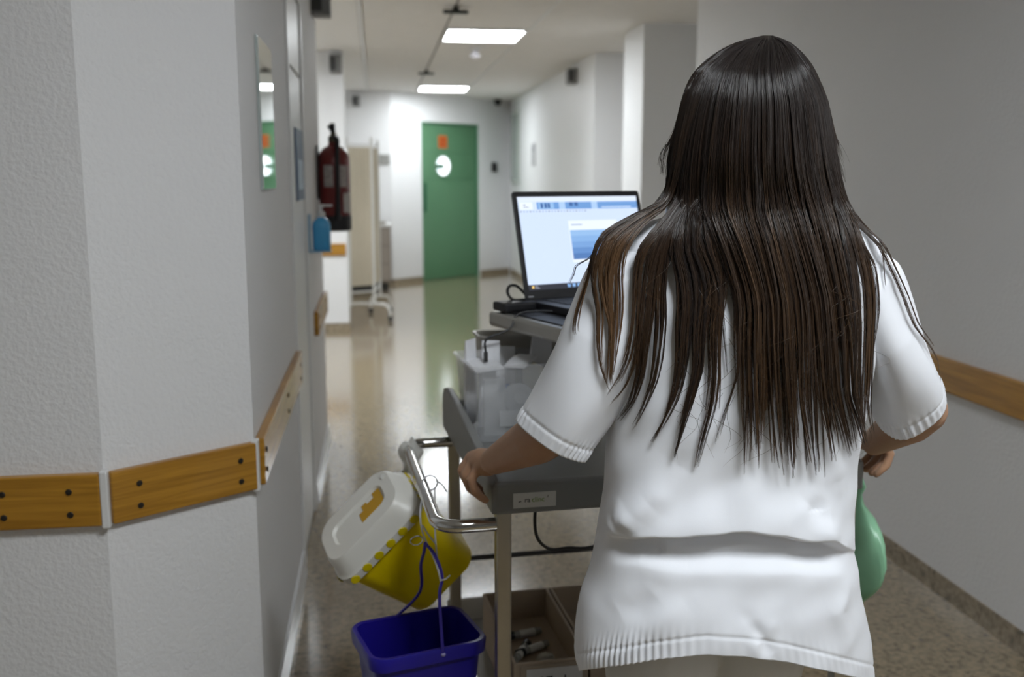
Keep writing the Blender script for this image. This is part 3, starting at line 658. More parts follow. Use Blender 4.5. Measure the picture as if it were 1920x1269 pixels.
MB().box((0.095, 0.1352, 0.335), (0.214, 0.1366, 0.402), CM).build('name_card', mat('card_white', (0.62, 0.62, 0.62), 0.6), b1f)
text_mesh('name_card_text', '607  1', 0.032, MATS['sticker_ink'], CM @ Matrix.Translation((0.103, 0.1349, 0.362)) @ Matrix.Rotation(R_(90), 4, 'X'), b1f)
M_glass = mat('tube_glass', (0.50, 0.52, 0.50), 0.1, alpha=0.6)
def vial(u, v, rz, cap, fluid, label):
    M = CM @ Matrix.Translation((u, v, 0.3553)) @ Matrix.Rotation(R_(rz), 4, 'Z') @ Matrix.Rotation(R_(90), 4, 'Y')
    t = thing('sample_tube', label, 'sample tube', M @ Vector((0, 0, 0)), 'sample tubes in the card box')
    MB().lathe([(0.002, 0.0), (0.007, 0.002), (0.0085, 0.008), (0.0085, 0.07), (0.0075, 0.07)], n=14, M=M).build('glass', M_glass, t, smooth=True)
    MB().lathe([(0.0095, 0.07), (0.0096, 0.071), (0.0096, 0.088), (0.008, 0.09)], n=14, M=M).build('stopper', cap, t, smooth=True)
    MB().lathe([(0.0088, 0.018), (0.0090, 0.019), (0.0090, 0.055), (0.0088, 0.056)], n=14, M=M).build('label_band', fluid, t, smooth=True)
M_capb = mat('black_stopper', (0.01, 0.01, 0.012), 0.4); M_pap = mat('tube_label', (0.62, 0.62, 0.6), 0.6); M_bl = mat('dark_red_band', (0.10, 0.02, 0.015), 0.4)
vial(0.205, 0.19, 166, M_capb, M_bl, 'sample tube with a dark red band nearest the name card')
vial(0.190, 0.335, 205, M_capb, M_pap, 'black-capped sample tube with white label lying in the middle')
vial(0.190, 0.40, 190, M_capb, M_pap, 'black-capped sample tube with white label at the box back')
vial(0.100, 0.27, 60, M_capb, M_pap, 'sample tube lying steeply beside the left box side')
bl_ = thing('gauze_ball', 'small crumpled cotton ball in the card box', 'cotton', cp(0.16, 0.26, 0.3455), None)
g = MB().ellipsoid((0, 0, 0), (0.018, 0.014, 0.012), nu=18, nv=12); g.v = [tuple(cp(0.165, 0.262, 0.3575) + Vector(p)*(1+0.22*math.sin(p[0]*900+p[2]*700)*math.cos(p[1]*800))) for p in g.v]
g.build('cotton', mat('cotton', (0.58, 0.57, 0.52), 0.9), bl_, smooth='all')
gz = thing('gauze_pile', 'pile of white gauze swabs in the right card box', 'gauze', cp(0.29, 0.3, 0.3455))
for k, (u, v, a) in enumerate(((0.245, 0.19, 10), (0.25, 0.26, -20), (0.262, 0.34, 35), (0.30, 0.22, 50), (0.30, 0.31, 5))):
    MB().prism(rrect(0.05, 0.045, 0.008), 0, 0.012, CM @ Matrix.Translation((u+0.03, v, 0.3458+0.0125*(k//2))) @ Matrix.Rotation(R_(a), 4, 'Z')).build('swab', mat('swab', (0.66, 0.65, 0.6), 0.9), gz, bevel=0.003)

# ---------------------------------------------------------- yellow sharps bin hanging on the handle
M_yel = mat('yellow_plastic', (0.92, 0.70, 0.0), 0.35); M_lid = mat('milky_white_plastic', (0.72, 0.71, 0.66), 0.35)
YX = Vector((0.705, 0.0, 0.71)).normalized(); YN = Vector((-0.62, -0.34, 0.62)); YN = (YN - YX*YN.dot(YX)).normalized(); YV = YN.cross(YX)
yo = at(700, 985, 2.03)
YM = Matrix(((YX.x, YV.x, YN.x, yo.x), (YX.y, YV.y, YN.y, yo.y), (YX.z, YV.z, YN.z, yo.z), (0, 0, 0, 1)))
yb = thing('sharps_bin', 'yellow sharps bin with milky lid hanging tilted from the chrome handle', 'sharps bin', YM @ Vector((0, 0, -0.1)))
def yr(w_, d_, z, r): return [YM @ Vector((x, y, z)) for x, y in rrect(w_, d_, r, 7)]
MB().loft([yr(0.165, 0.115, -0.222, 0.03), yr(0.18, 0.125, -0.214, 0.035), yr(0.222, 0.155, 0.0, 0.042)]).build('body', M_yel, yb, smooth=True)
lidy = MB().loft([yr(0.232, 0.164, -0.016, 0.045), yr(0.240, 0.172, -0.012, 0.048), yr(0.240, 0.172, 0.006, 0.048), yr(0.226, 0.158, 0.012, 0.046), yr(0.212, 0.146, 0.040, 0.045), yr(0.200, 0.134, 0.048, 0.042),
      yr(0.148, 0.066, 0.0475, 0.022), yr(0.140, 0.058, 0.041, 0.02)], True).build('lid', M_lid, yb, smooth=True)
MB().prism([(0.0, -0.026), (0.066, -0.026), (0.066, 0.026), (0.046, 0.026), (0.046, 0.012), (0.026, 0.012), (0.026, 0.020), (0.012, 0.020), (0.012, 0.004), (0.0, 0.004)], 0.0412, 0.0425, YM).build('lid_opening', mat('amber_opening', (0.50, 0.27, 0.0), 0.4), lidy)
dots = [(-0.088+0.035*k, -0.0862) for k in range(6)]
dm = None
for k, (x, y) in enumerate(dots):
    M = YM @ Matrix.Translation((x, -0.0862, -0.003)) @ Matrix.Rotation(R_(90), 4, 'X')
    MB().lathe([(0.001, 0), (0.0105, 0), (0.0095, 0.0012), (0.001, 0.0016)], n=16, M=M).build('clip_dot', mat('clip_yellow', (0.66, 0.52, 0.0), 0.4), lidy, smooth=True)
for k in range(4):
    M = YM @ Matrix.Translation((-0.1202, -0.045+0.03*k, -0.003)) @ Matrix.Rotation(R_(-90), 4, 'Y')
    MB().lathe([(0.001, 0), (0.0095, 0), (0.0085, 0.0012), (0.001, 0.0016)], n=16, M=M).build('clip_dot', MATS['clip_yellow'], lidy, smooth=True)
    M = YM @ Matrix.Translation((0.1202, -0.045+0.03*k, -0.003)) @ Matrix.Rotation(R_(90), 4, 'Y')
    MB().lathe([(0.001, 0), (0.0095, 0), (0.0085, 0.0012), (0.001, 0.0016)], n=16, M=M).build('clip_dot', MATS['clip_yellow'], lidy, smooth=True)
# crumpled plastic strip tying it to the bar
hb = hp2[len(hp2)//2+2]
kn = thing('plastic_tie', 'crumpled milky plastic bag knotted round the far end of the handle', 'plastic bag', hb)
g = MB().ellipsoid((0, 0, 0), (0.026, 0.028, 0.045), nu=26, nv=18)
g.v = [tuple(hb + Vector((0.004, -0.015, -0.02)) + Vector((p[0]*(1+0.25*math.sin(p[2]*95+p[1]*60)), p[1]*(1+0.2*math.sin(p[2]*80+p[0]*75)), p[2]*(1+0.15*math.sin(p[0]*230))))) for p in g.v]
g.build('bag', mat('milky_film', (0.70, 0.70, 0.66), 0.25, alpha=0.75), kn, smooth='all')
MB().tube(catmull([hb+Vector((0.0, -0.02, -0.05)), hb+Vector((-0.03, -0.06, -0.05)), hb+Vector((-0.05, -0.08, -0.07)), YM @ Vector((0.09, 0.03, 0.05))], 12), 0.006, 8).build('strip', MATS['milky_film'], kn, smooth=True)

# ---------------------------------------------------------- blue bucket
M_bb = mat('blue_bucket_plastic', (0.014, 0.009, 0.26), 0.32)
c4 = [Vector(p) for p in ((-0.062, 1.925, 0.5), (0.172, 1.985, 0.5), (0.186, 1.815, 0.5), (-0.040, 1.742, 0.5))]
bc = sum(c4, Vector())/4; bux = (c4[2]-c4[3]+c4[1]-c4[0]).normalized(); buy = Vector((-bux.y, bux.x, 0))
BM_ = Matrix(((bux.x, buy.x, 0, bc.x), (bux.y, buy.y, 0, bc.y), (0, 0, 1, 0), (0, 0, 0, 1)))
bk = thing('blue_bucket', 'open dark blue plastic bucket hung beside the cart post', 'bucket', BM_ @ Vector((0, 0, 0.25)))
def brr(w_, d_, z, r): return [BM_ @ Vector((x, y, z)) for x, y in rrect(w_, d_, r, 6)]
MB().loft([brr(0.17, 0.12, 0.25, 0.02), brr(0.18, 0.13, 0.256, 0.024), brr(0.224, 0.166, 0.49, 0.028), brr(0.224, 0.166, 0.472, 0.028), brr(0.240, 0.182, 0.472, 0.034), brr(0.244, 0.186, 0.494, 0.036), brr(0.238, 0.180, 0.500, 0.034), brr(0.222, 0.164, 0.499, 0.028), brr(0.172, 0.122, 0.262, 0.02)], True).build('tub', M_bb, bk, smooth=True)
for (x, y) in ((0.02, -0.0935), (-0.108, -0.07)):
    MB().ellipsoid(BM_ @ Vector((x, y, 0.489)), (0.005, 0.003, 0.004), nu=10, nv=8).build('rivet', mat('pale_rivet', (0.35, 0.33, 0.6), 0.4), bk, smooth='all')
top = at(797, 1018, 1.80)
M_wire = mat('blue_wire', (0.05, 0.035, 0.36), 0.4)
MB().tube(catmull([BM_ @ Vector((0.02, -0.092, 0.489)), at(824, 1120, 1.77), at(829, 1080, 1.78), at(815, 1040, 1.79), top], 20), 0.0032, 8).build('bail_wire', M_wire, bk, smooth=True)
MB().tube(catmull([BM_ @ Vector((-0.02, 0.088, 0.495)), at(787, 1110, 1.90), at(789, 1060, 1.86), at(795, 1035, 1.82), top], 20), 0.0032, 8).build('bail_wire', M_wire, bk, smooth=True)
tw = thing('tie_string', 'white plastic string tying the blue bucket to the chrome handle', 'string', top)
M_str = mat('white_string', (0.60, 0.60, 0.62), 0.45)
hb2 = at(806, 905, 1.93)
loop = [hb2 + (cu_*math.cos(a) + Vector((0, 0, 1))*math.sin(a))*0.0155 for a in np.linspace(0, 2*math.pi, 18)]
MB().tube(loop, 0.002, 6).build('bar_loop', M_str, tw, smooth=True)
for pa in ([hb2+Vector((-0.012, 0, -0.012)), at(788, 960, 1.86), at(793, 1000, 1.82), at(815, 1050, 1.79), at(827, 1088, 1.775)],
           [hb2+Vector((0.01, 0, -0.012)), at(815, 970, 1.85), at(818, 1030, 1.80), at(826, 1090, 1.775)],
           [at(792, 985, 1.83), at(803, 1002, 1.81), at(816, 1018, 1.80)],
           [at(826, 1088, 1.775), at(836, 1085, 1.77), at(844, 1078, 1.77)],
           [hb2+Vector((0.014, 0, 0.004)), at(830, 910, 1.88), at(838, 922, 1.87)]):
    MB().tube(catmull(pa, 14), 0.0017, 6).build('strand', M_str, tw, smooth=True)
rg = tag(MB().tube([top + (Vector((1, 0.3, 0)).normalized()*math.cos(a)*0.0125 + Vector((0, 0.6, 0.8)).normalized()*math.sin(a)*0.0085) + Vector((-0.016, 0, 0.006)) for a in np.linspace(0, 2*math.pi, 24)], 0.0014, 6).build('wire_ring', M_chrome, None, smooth=True), 'small steel ring hanging on the string before the yellow bin', 'ring')

# ---------------------------------------------------------- green bag on the right side of the cart
gb = thing('green_bag', 'pale green plastic bag hanging on the right side of the cart', 'bag', cp(0.84, 0.17, 0.5))
rings = []
for k in range(15):
    f = k/14; z = 0.765 - 0.30*f
    wv = [0.010, 0.022, 0.014, 0.02, 0.045, 0.062, 0.070, 0.074, 0.076, 0.074, 0.070, 0.062, 0.050, 0.034, 0.010][k]
    rings.append([cp(0.815+0.022*min(1, wv/0.05)*math.cos(a)*(1+0.12*math.sin(3*a+k))+0.028, 0.17+wv*1.5*math.sin(a)*(1+0.1*math.cos(4*a+k*0.7)), z) for a in np.linspace(0, 2*math.pi, 28, endpoint=False)])
MB().loft(rings).build('bag_body', mat('green_film', (0.34, 0.68, 0.43), 0.3, alpha=0.93, noise=(14, 0.12)), gb, smooth='all')
MB().tube([cp(0.772, 0.17, 0.785), cp(0.81, 0.17, 0.775), cp(0.842, 0.17, 0.755)], [0.006, 0.012, 0.012], 10).build('knot', mat('pale_green_film', (0.50, 0.72, 0.55), 0.3), gb, smooth='all')
# ================================================================== THE PERSON
person = thing('person', 'person in a white short-sleeved tunic with long dark brown hair pushing the cart', 'person', (0.54, 1.48, 0.0))
M_skin = mat('skin', (0.45, 0.26, 0.16), 0.5, sss=0.15, noise=(35, 0.07))
def voxel(mb, name, m, parent, size, smooth_it=6, **k):
    me = mb.mesh(name + '_src'); o = bpy.data.objects.new(name + '_src', me); COL.objects.link(o)
    bm = bmesh.new(); bm.from_mesh(me); bmesh.ops.recalc_face_normals(bm, faces=bm.faces[:]); bm.to_mesh(me); bm.free()
    r = o.modifiers.new('r', 'REMESH'); r.mode = 'VOXEL'; r.voxel_size = size
    sm = o.modifiers.new('s', 'SMOOTH'); sm.iterations = smooth_it; sm.factor = 0.5
    dg = bpy.context.evaluated_depsgraph_get()
    out = bpy.data.meshes.new_from_object(o.evaluated_get(dg)); out.name = name; out.materials.clear()
    bpy.data.objects.remove(o); bpy.data.meshes.remove(me)
    return link(name, out, m, parent, smooth='all')

HC = Vector((0.566, 1.492, 1.487))       # centre of the head
b = MB()
b.ellipsoid(HC + Vector((0, -0.006, 0.018)), (0.076, 0.094, 0.092), nu=28, nv=20)           # skull
b.ellipsoid(HC + Vector((0, 0.038, -0.045)), (0.055, 0.055, 0.070), nu=24, nv=16)            # face and jaw
b.ellipsoid(HC + Vector((0, 0.078, -0.098)), (0.022, 0.018, 0.016))                          # chin
b.tube([HC + Vector((0, 0.088, 0.01)), HC + Vector((0, 0.106, -0.028))], [0.007, 0.012], 10, True)   # nose
b.ellipsoid(HC + Vector((0, 0.088, -0.058)), (0.022, 0.010, 0.006)); b.ellipsoid(HC + Vector((0, 0.086, -0.068)), (0.018, 0.010, 0.007))
for s_ in (-1, 1):
    b.ellipsoid(HC + Vector((0.077*s_, 0.004, -0.018)), (0.010, 0.020, 0.030))                # ears
    b.ellipsoid(HC + Vector((0.032*s_, 0.082, 0.014)), (0.022, 0.012, 0.008))                 # brow
    b.ellipsoid(HC + Vector((0.036*s_, 0.070, -0.030)), (0.022, 0.020, 0.022))                # cheek
b.tube([(0.553, 1.475, 1.27), (0.556, 1.476, 1.32), (0.561, 1.486, 1.40), (0.565, 1.49, 1.44)], [0.07, 0.056, 0.05, 0.05], 18, True)
b.ellipsoid((0.550, 1.485, 1.17), (0.150, 0.088, 0.160)); b.ellipsoid((0.545, 1.49, 0.98), (0.128, 0.082, 0.160)); b.ellipsoid((0.537, 1.485, 0.79), (0.160, 0.085, 0.120))
LS, LE, LW = Vector((0.372, 1.462, 1.262)), Vector((0.270, 1.492, 1.005)), Vector((0.196, 1.672, 0.906))
RS, RE, RW = Vector((0.730, 1.462, 1.255)), Vector((0.890, 1.478, 1.022)), Vector((0.930, 1.705, 0.903))
for S, E_, W_ in ((LS, LE, LW), (RS, RE, RW)):
    b.tube([Vector((0.55, 1.47, S.z-0.01)).lerp(S, 0.5), S, S.lerp(E_, 0.5), E_], [0.042, 0.044, 0.042, 0.0385], 16, True)
    b.tube([E_, E_.lerp(W_, 0.25), E_.lerp(W_, 0.6), W_], [0.0385, 0.042, 0.034, 0.0245], 16, True)
def hand(W_, fx):
    """fx maps the left hand's points to the hand wanted"""
    K = [(0.172, 1.700, 0.885), (0.164, 1.722, 0.889), (0.161, 1.744, 0.890), (0.164, 1.766, 0.887)]
    P1 = [(0.158, 1.699, 0.866), (0.149, 1.722, 0.868), (0.146, 1.746, 0.869), (0.150, 1.769, 0.868)]
    P2 = [(0.165, 1.698, 0.843), (0.158, 1.722, 0.842), (0.157, 1.747, 0.842), (0.160, 1.771, 0.842)]
    P3 = [(0.184, 1.700, 0.825), (0.181, 1.723, 0.821), (0.180, 1.748, 0.821), (0.181, 1.771, 0.823)]
    rr = [0.0085, 0.0092, 0.0096, 0.0092]
    for k in range(4):
        b.tube([W_, W_.lerp(fx(K[k]), 0.55) + Vector((0, 0, 0.006)), fx(K[k])], [0.020, 0.0155, 0.0118], 12, True)
        b.tube([fx(K[k]), fx(P1[k]), fx(P2[k]), fx(P3[k])], [rr[k]*1.2, rr[k]*1.08, rr[k], rr[k]*0.86], 12, True)
    b.tube([W_, fx((0.207, 1.712, 0.888)), fx((0.216, 1.752, 0.884)), fx((0.2195, 1.784, 0.876)), fx((0.220, 1.805, 0.868))], [0.021, 0.0155, 0.0118, 0.0105, 0.0088], 12, True)
    b.ellipsoid(fx((0.188, 1.712, 0.884)), (0.024, 0.030, 0.016))
hand(LW, lambda p: Vector(p))
hand(RW, lambda p: Vector((1.1485-p[0], p[1]+0.052, p[2])))
for s_, hx, fy in ((-1, 0.455, 0.0), (1, 0.620, 0.05)):
    b.tube([(hx, 1.48, 0.80), (hx, 1.485+fy*0.5, 0.62), (hx-0.004*s_, 1.50+fy, 0.45), (hx-0.006*s_, 1.475+fy, 0.28), (hx-0.008*s_, 1.465+fy, 0.09)], [0.076, 0.075, 0.052, 0.05, 0.034], 16, True)
    b.tube([(hx-0.008*s_, 1.45+fy, 0.05), (hx-0.006*s_, 1.54+fy, 0.04), (hx, 1.63+fy, 0.032)], [0.034, 0.034, 0.026], 14, True)
body = voxel(b, 'body', M_skin, person, 0.0034, 4)
for s_ in (-1, 1):
    e = MB().ellipsoid(HC + Vector((0.031*s_, 0.079, -0.004)), (0.012, 0.010, 0.009)).build('eye', mat('eye_white', (0.8, 0.8, 0.78), 0.2), body, smooth='all')
    MB().ellipsoid(HC + Vector((0.031*s_, 0.0855, -0.004)), (0.0055, 0.0042, 0.0055)).build('iris', mat('iris_brown', (0.06, 0.03, 0.015), 0.15), body, smooth='all')

# trousers and shoes
M_trs = mat('trouser_cloth', (0.78, 0.78, 0.77), 0.85, noise=(50, 0.03))
b = MB(); b.ellipsoid((0.537, 1.485, 0.77), (0.178, 0.100, 0.120), nu=28, nv=18)
for s_, hx, fy in ((-1, 0.452, 0.0), (1, 0.623, 0.05)):
    b.tube([(hx, 1.478, 0.80), (hx, 1.485+fy*0.5, 0.62), (hx-0.004*s_, 1.495+fy, 0.45), (hx-0.006*s_, 1.478+fy, 0.28), (hx-0.008*s_, 1.468+fy, 0.11)], [0.090, 0.094, 0.080, 0.076, 0.072], 20)
b2_ = voxel(b, 'trousers', M_trs, person, 0.006, 5)
M_shoe = mat('white_clog', (0.75, 0.75, 0.74), 0.4)
for s_, hx, fy in ((-1, 0.455, 0.0), (1, 0.620, 0.05)):
    sh = MB(); x = hx-0.006*s_; y = 1.40+fy
    sh.loft([[Vector((x+px_*w_, y+0.13+py_*l_, z)) for px_, py_ in [(math.cos(a), math.sin(a)) for a in np.linspace(0, 2*math.pi, 24, endpoint=False)]] for z, w_, l_ in ((0.002, 0.042, 0.130), (0.02, 0.047, 0.135), (0.045, 0.046, 0.132), (0.07, 0.040, 0.118), (0.085, 0.032, 0.09))])
    sh.build('shoe', M_shoe, person, smooth='all')

# ---------------------------------------------------------- tunic
M_tun = mat('white_tunic_cloth', (0.87, 0.89, 0.935), 0.8, sheen=0.15, bump=(900, 0.12, 0.0006))
YS = 1.475
TAB = [  # photo row, left and right edge, back Y, front Y
 (372, 1345, 1470, 1.437, 1.50), (384, 1318, 1496, 1.425, 1.52), (400, 1270, 1548, 1.408, 1.54), (420, 1205, 1606, 1.396, 1.55), (445, 1165, 1632, 1.386, 1.56),
 (480, 1152, 1640, 1.374, 1.57), (540, 1148, 1638, 1.360, 1.585), (620, 1150, 1630, 1.352, 1.595), (700, 1152, 1620, 1.354, 1.60), (780, 1146, 1606, 1.362, 1.60),
 (850, 1140, 1597, 1.371, 1.60), (910, 1137, 1592, 1.375, 1.60), (960, 1129, 1586, 1.371, 1.60), (1010, 1121, 1584, 1.364, 1.60), (1060, 1110, 1592, 1.352, 1.60),
 (1110, 1092, 1596, 1.342, 1.60), (1160, 1083, 1608, 1.337, 1.60), (1210, 1081, 1617, 1.336, 1.60), (1262, 1088, 1619, 1.338, 1.60)]
zs, xls, xrs, ybs, yfs = [], [], [], [], []
for py, a, c, yb_, yf_ in TAB:
    A, C_ = at(a, py, YS), at(c, py, YS); zs.append((A.z+C_.z)/2); xls.append(A.x); xrs.append(C_.x); ybs.append(yb_); yfs.append(yf_)
zs = np.array(zs)[::-1]; xls = np.array(xls)[::-1]; xrs = np.array(xrs)[::-1]; ybs = np.array(ybs)[::-1]; yfs = np.array(yfs)[::-1]
def sm_interp(z, Y):       # smooth interpolation through the table
    t = np.interp(z, zs, np.arange(len(zs))); i = np.clip(t.astype(int), 0, len(zs)-2); f = t-i
    g = lambda k: Y[np.clip(k, 0, len(zs)-1)]
    a_, b_, c_, d_ = g(i-1), g(i), g(i+1), g(i+2)
    return 0.5*((2*b_)+(-a_+c_)*f+(2*a_-5*b_+4*c_-d_)*f*f+(-a_+3*b_-3*c_+d_)*f**3)
NT, NZ = 720, 300
th = np.linspace(0, 2*np.pi, NT, endpoint=False)
def back_xz(pts, Y=1.36):
    q = [at(px, py, Y) for px, py in pts]; return np.array([p.x for p in q]), np.array([p.z for p in q])
lipx, lipz = back_xz([(1120, 1050), (1182, 1024), (1254, 1015), (1310, 1004), (1372, 995), (1466, 1003), (1560, 1022), (1600, 1040), (1640, 1056)])
secx, secz = back_xz([(1120, 1085), (1210, 1061), (1294, 1065), (1404, 1060), (1491, 1062), (1570, 1070), (1640, 1080)])
midx, midz = back_xz([(1182, 1045), (1290, 1040), (1400, 1028), (1490, 1038), (1600, 1050)])
def polyd(X, Z, pts, Y=1.36):     # distance to a polyline on the back and position along it
    px_, pz_ = back_xz(pts, Y); best = np.full(X.shape, 9.0); tt = np.zeros(X.shape); n = len(px_)-1
    for k in range(n):
        ax, az, bx_, bz_ = px_[k], pz_[k], px_[k+1], pz_[k+1]; L2 = (bx_-ax)**2+(bz_-az)**2
        t = np.clip(((X-ax)*(bx_-ax)+(Z-az)*(bz_-az))/L2, 0, 1); d = np.hypot(X-ax-t*(bx_-ax), Z-az-t*(bz_-az))
        m = d < best; best = np.where(m, d, best); tt = np.where(m, (k+t)/n, tt)
    return best, tt
def sst(a, b_, x): t = np.clip((x-a)/(b_-a), 0, 1); return t*t*(3-2*t)
T, V = np.meshgrid(th, np.linspace(0, 1, NZ))       # V: 0 hem .. 1 top
co, si = np.cos(T), np.sin(T)
ztop = zs[-1]
zmid0 = 0.80
# height of each vertex: the hem rises over the seat and hangs lower at the sides
hem_px = np.array([1060, 1090, 1150, 1240, 1330, 1400, 1480, 1560, 1620, 1660], float); hem_py = np.array([1262, 1257, 1249, 1237, 1228, 1231, 1243, 1260, 1274, 1282], float)
side_z = 0.612
hem1 = np.full(NT, 0.64); c1, s1 = np.cos(th), np.sin(th)
for _ in range(6):
    l1, r1_ = sm_interp(hem1, xls), sm_interp(hem1, xrs); y1 = sm_interp(hem1, ybs)
    xx = (l1+r1_)/2+(r1_-l1)/2*np.sign(c1)*np.abs(c1)**0.80; yy = np.where(s1 < 0, YS-(YS-y1)*np.abs(s1)**0.80, YS)
    for k in range(NT):
        if s1[k] > 0: hem1[k] = side_z; continue
        d_ = Vector((xx[k], yy[k], hem1[k]-CAM_H)); px_ = 960+F_PX*d_.dot(_R)/d_.dot(_F)
        hem1[k] = at(px_, float(np.interp(px_, hem_px, hem_py)), yy[k]).z
hem = np.repeat(hem1[None, :], NZ, 0)
Z = hem + (ztop-hem)*V**1.0
L_, R__ = sm_interp(Z, xls), sm_interp(Z, xrs); yb2, yf2 = sm_interp(Z, ybs), sm_interp(Z, yfs)
xc, ax_ = (L_+R__)/2, (R__-L_)/2; yc = YS + 0*Z
pw = 0.80
X = xc + ax_*np.sign(co)*np.abs(co)**pw
Yv = np.where(si < 0, yc-(yc-yb2)*np.abs(si)**pw, yc+(yf2-yc)*np.abs(si)**pw)
back = sst(0.05, 0.45, -si)
# blouse fold over the small of the back
lz, sz, mz = np.interp(X, lipx, lipz), np.interp(X, secx, secz), np.interp(X, midx, midz)
win = sst(at(1150, 1020, 1.36).x, at(1225, 1020, 1.36).x, X)*(1-sst(at(1560, 1020, 1.36).x, at(1625, 1020, 1.36).x, X))
lz = lz+0.002*np.sin(X*46+1)+0.001*np.sin(X*95)
dz = Z-lz
lip = np.where(dz > 0, np.exp(-(dz/0.055)**2), 1-sst(0, 0.010, -dz))
winr = sst(at(1150, 1020, 1.36).x, at(1225, 1020, 1.36).x, X)
D = 0.019*lip*(0.12+0.88*winr)*(1-0.75*sst(at(1545, 1020, 1.36).x, at(1610, 1020, 1.36).x, X))
inrec = sst(-0.002, 0.012, lz-Z)*(1-sst(-0.020, 0.014, sz-Z))
D -= 0.018*inrec*win
D += 0.006*np.exp(-((Z-mz)/0.011)**2)*win*sst(1.0, 0.9, np.abs((X-0.57)/0.16))
D += 0.004*np.exp(-((Z-sz+0.014)/0.02)**2)*win
# single soft folds
for pts, wd, amp in (
    ([(1200, 998), (1150, 1035), (1110, 1085), (1095, 1140)], 0.014, 0.012),
    ([(1250, 945), (1205, 985), (1180, 1016)], 0.018, 0.009),
    ([(1160, 900), (1150, 980), (1130, 1040)], 0.016, -0.006),
    ([(1290, 860), (1240, 930), (1195, 985)], 0.030, 0.007),
    ([(1530, 945), (1510, 965), (1545, 1000), (1600, 1030)], 0.018, 0.006),
    ([(1560, 930), (1530, 975), (1570, 985)], 0.018, -0.005),
    ([(1380, 880), (1420, 950), (1500, 985)], 0.03, 0.005),
    ([(1395, 1150), (1420, 1185), (1440, 1225)], 0.010, -0.006),
    ([(1440, 1165), (1405, 1200), (1400, 1225)], 0.010, 0.004),
    ([(1240, 1110), (1200, 1150), (1160, 1170)], 0.018, -0.005),
    ([(1300, 1120), (1240, 1160), (1190, 1205)], 0.016, 0.004),
    ([(1600, 1110), (1570, 1150), (1590, 1210)], 0.014, 0.005),
    ([(1560, 1130), (1500, 1160), (1450, 1165)], 0.02, 0.003),
    ([(1160, 760), (1170, 830), (1160, 900)], 0.014, 0.006),
    ([(1590, 800), (1580, 860), (1590, 930)], 0.014, 0.006)):
    d, t = polyd(X, Z, pts); D += amp*np.exp(-(d/wd)**2)*np.sin(np.pi*np.clip(t, 0.12, 0.88))
D += 0.0022*np.sin(X*31+Z*17+1.3)*np.sin(Z*23-X*9)+0.0012*np.sin(X*71-Z*40)*np.sin(Z*51+X*20)
D *= back
# hem band: stitched and puckered
hh = Z-hem
peri = T*0.205*1.0
puck = (0.55+0.45*np.sin(peri*9+0.7))*(0.6+0.4*np.sin(peri*23+2))
leftw = 0.45+0.55*(1-sst(0.40, 0.58, X))
D += 0.0030*leftw*puck*np.sin(peri*2*np.pi/0.0125+1.8*np.sin(peri*31))*np.exp(-((hh-0.017)/0.022)**2)
D -= 0.0016*np.exp(-((hh-0.029)/0.0028)**2)
nx, ny = co*0.8, si; nl = np.hypot(nx, ny)
X2 = X+D*nx/nl; Y2 = Yv+D*ny/nl
tverts = [np.stack([X2, Y2, Z], -1).reshape(-1, 3)]
idx = np.arange(NZ*NT).reshape(NZ, NT)
q = np.stack([idx[:-1], np.roll(idx[:-1], -1, 1), np.roll(idx[1:], -1, 1), idx[1:]], -1).reshape(-1, 4)
tq = [q]; off = NZ*NT
# sleeves
def sleeve(cs, rs_, depth_r, hem_tilt, ph):
    """cs: centre line points, rs_: radius in the picture plane, depth_r: radius in depth"""
    global off
    n, m = 320, 150
    C = catmull(cs, m); t = np.linspace(0, 1, m); r1 = np.interp(t, np.linspace(0, 1, len(rs_)), rs_); r2 = np.interp(t, np.linspace(0, 1, len(depth_r)), depth_r)
    ax = C[-1]-C[0]; ax /= np.linalg.norm(ax)
    dep = np.array([0, 1.0, 0]); dep -= ax*dep.dot(ax); dep /= np.linalg.norm(dep); lat = np.cross(dep, ax)
    a = np.linspace(0, 2*np.pi, n, endpoint=False)
    out = np.zeros((m, n, 3)); tot = np.linalg.norm(C[-1]-C[0])
    for i in range(m):
        d = (1-t[i])*tot
        wob = 0.0055*np.sin(3*a+ph+5*t[i])*np.sin(np.pi*t[i]) + 0.002*np.sin(5*a-4*t[i]+ph)
        puck = 0.0022*np.sin(a*34+2*np.sin(3*a))*math.exp(-((d-0.013)/0.015)**2)*(0.6+0.4*np.sin(2*a+ph))
        groove = -0.0014*math.exp(-((d-0.023)/0.0026)**2)
        rr1 = r1[i]+wob+puck+groove; rr2 = r2[i]+wob+puck+groove
        out[i] = C[i]+np.outer(np.cos(a)*rr1, lat)+np.outer(np.sin(a)*rr2, dep)
        out[i] += np.outer(np.cos(a)*hem_tilt*t[i], ax)
    tverts.append(out.reshape(-1, 3))
    ix = np.arange(m*n).reshape(m, n)+off
    tq.append(np.stack([ix[:-1], np.roll(ix[:-1], -1, 1), np.roll(ix[1:], -1, 1), ix[1:]], -1).reshape(-1, 4)); off += m*n
sleeve([at(1250, 470, 1.47), at(1185, 530, 1.468), at(1130, 640, 1.470), at(1082, 735, 1.480), at(1032, 822, 1.497)], [0.050, 0.066, 0.070, 0.067, 0.0635], [0.06, 0.085, 0.088, 0.080, 0.072], 0.0, 0.4)
sleeve([at(1560, 480, 1.47), at(1605, 525, 1.468), at(1648, 620, 1.470), at(1682, 700, 1.478), at(1711, 766, 1.492)], [0.045, 0.058, 0.058, 0.060, 0.058], [0.06, 0.085, 0.088, 0.080, 0.070], 0.018, 2.1)
tv = np.concatenate(tverts); tf = np.concatenate(tq)
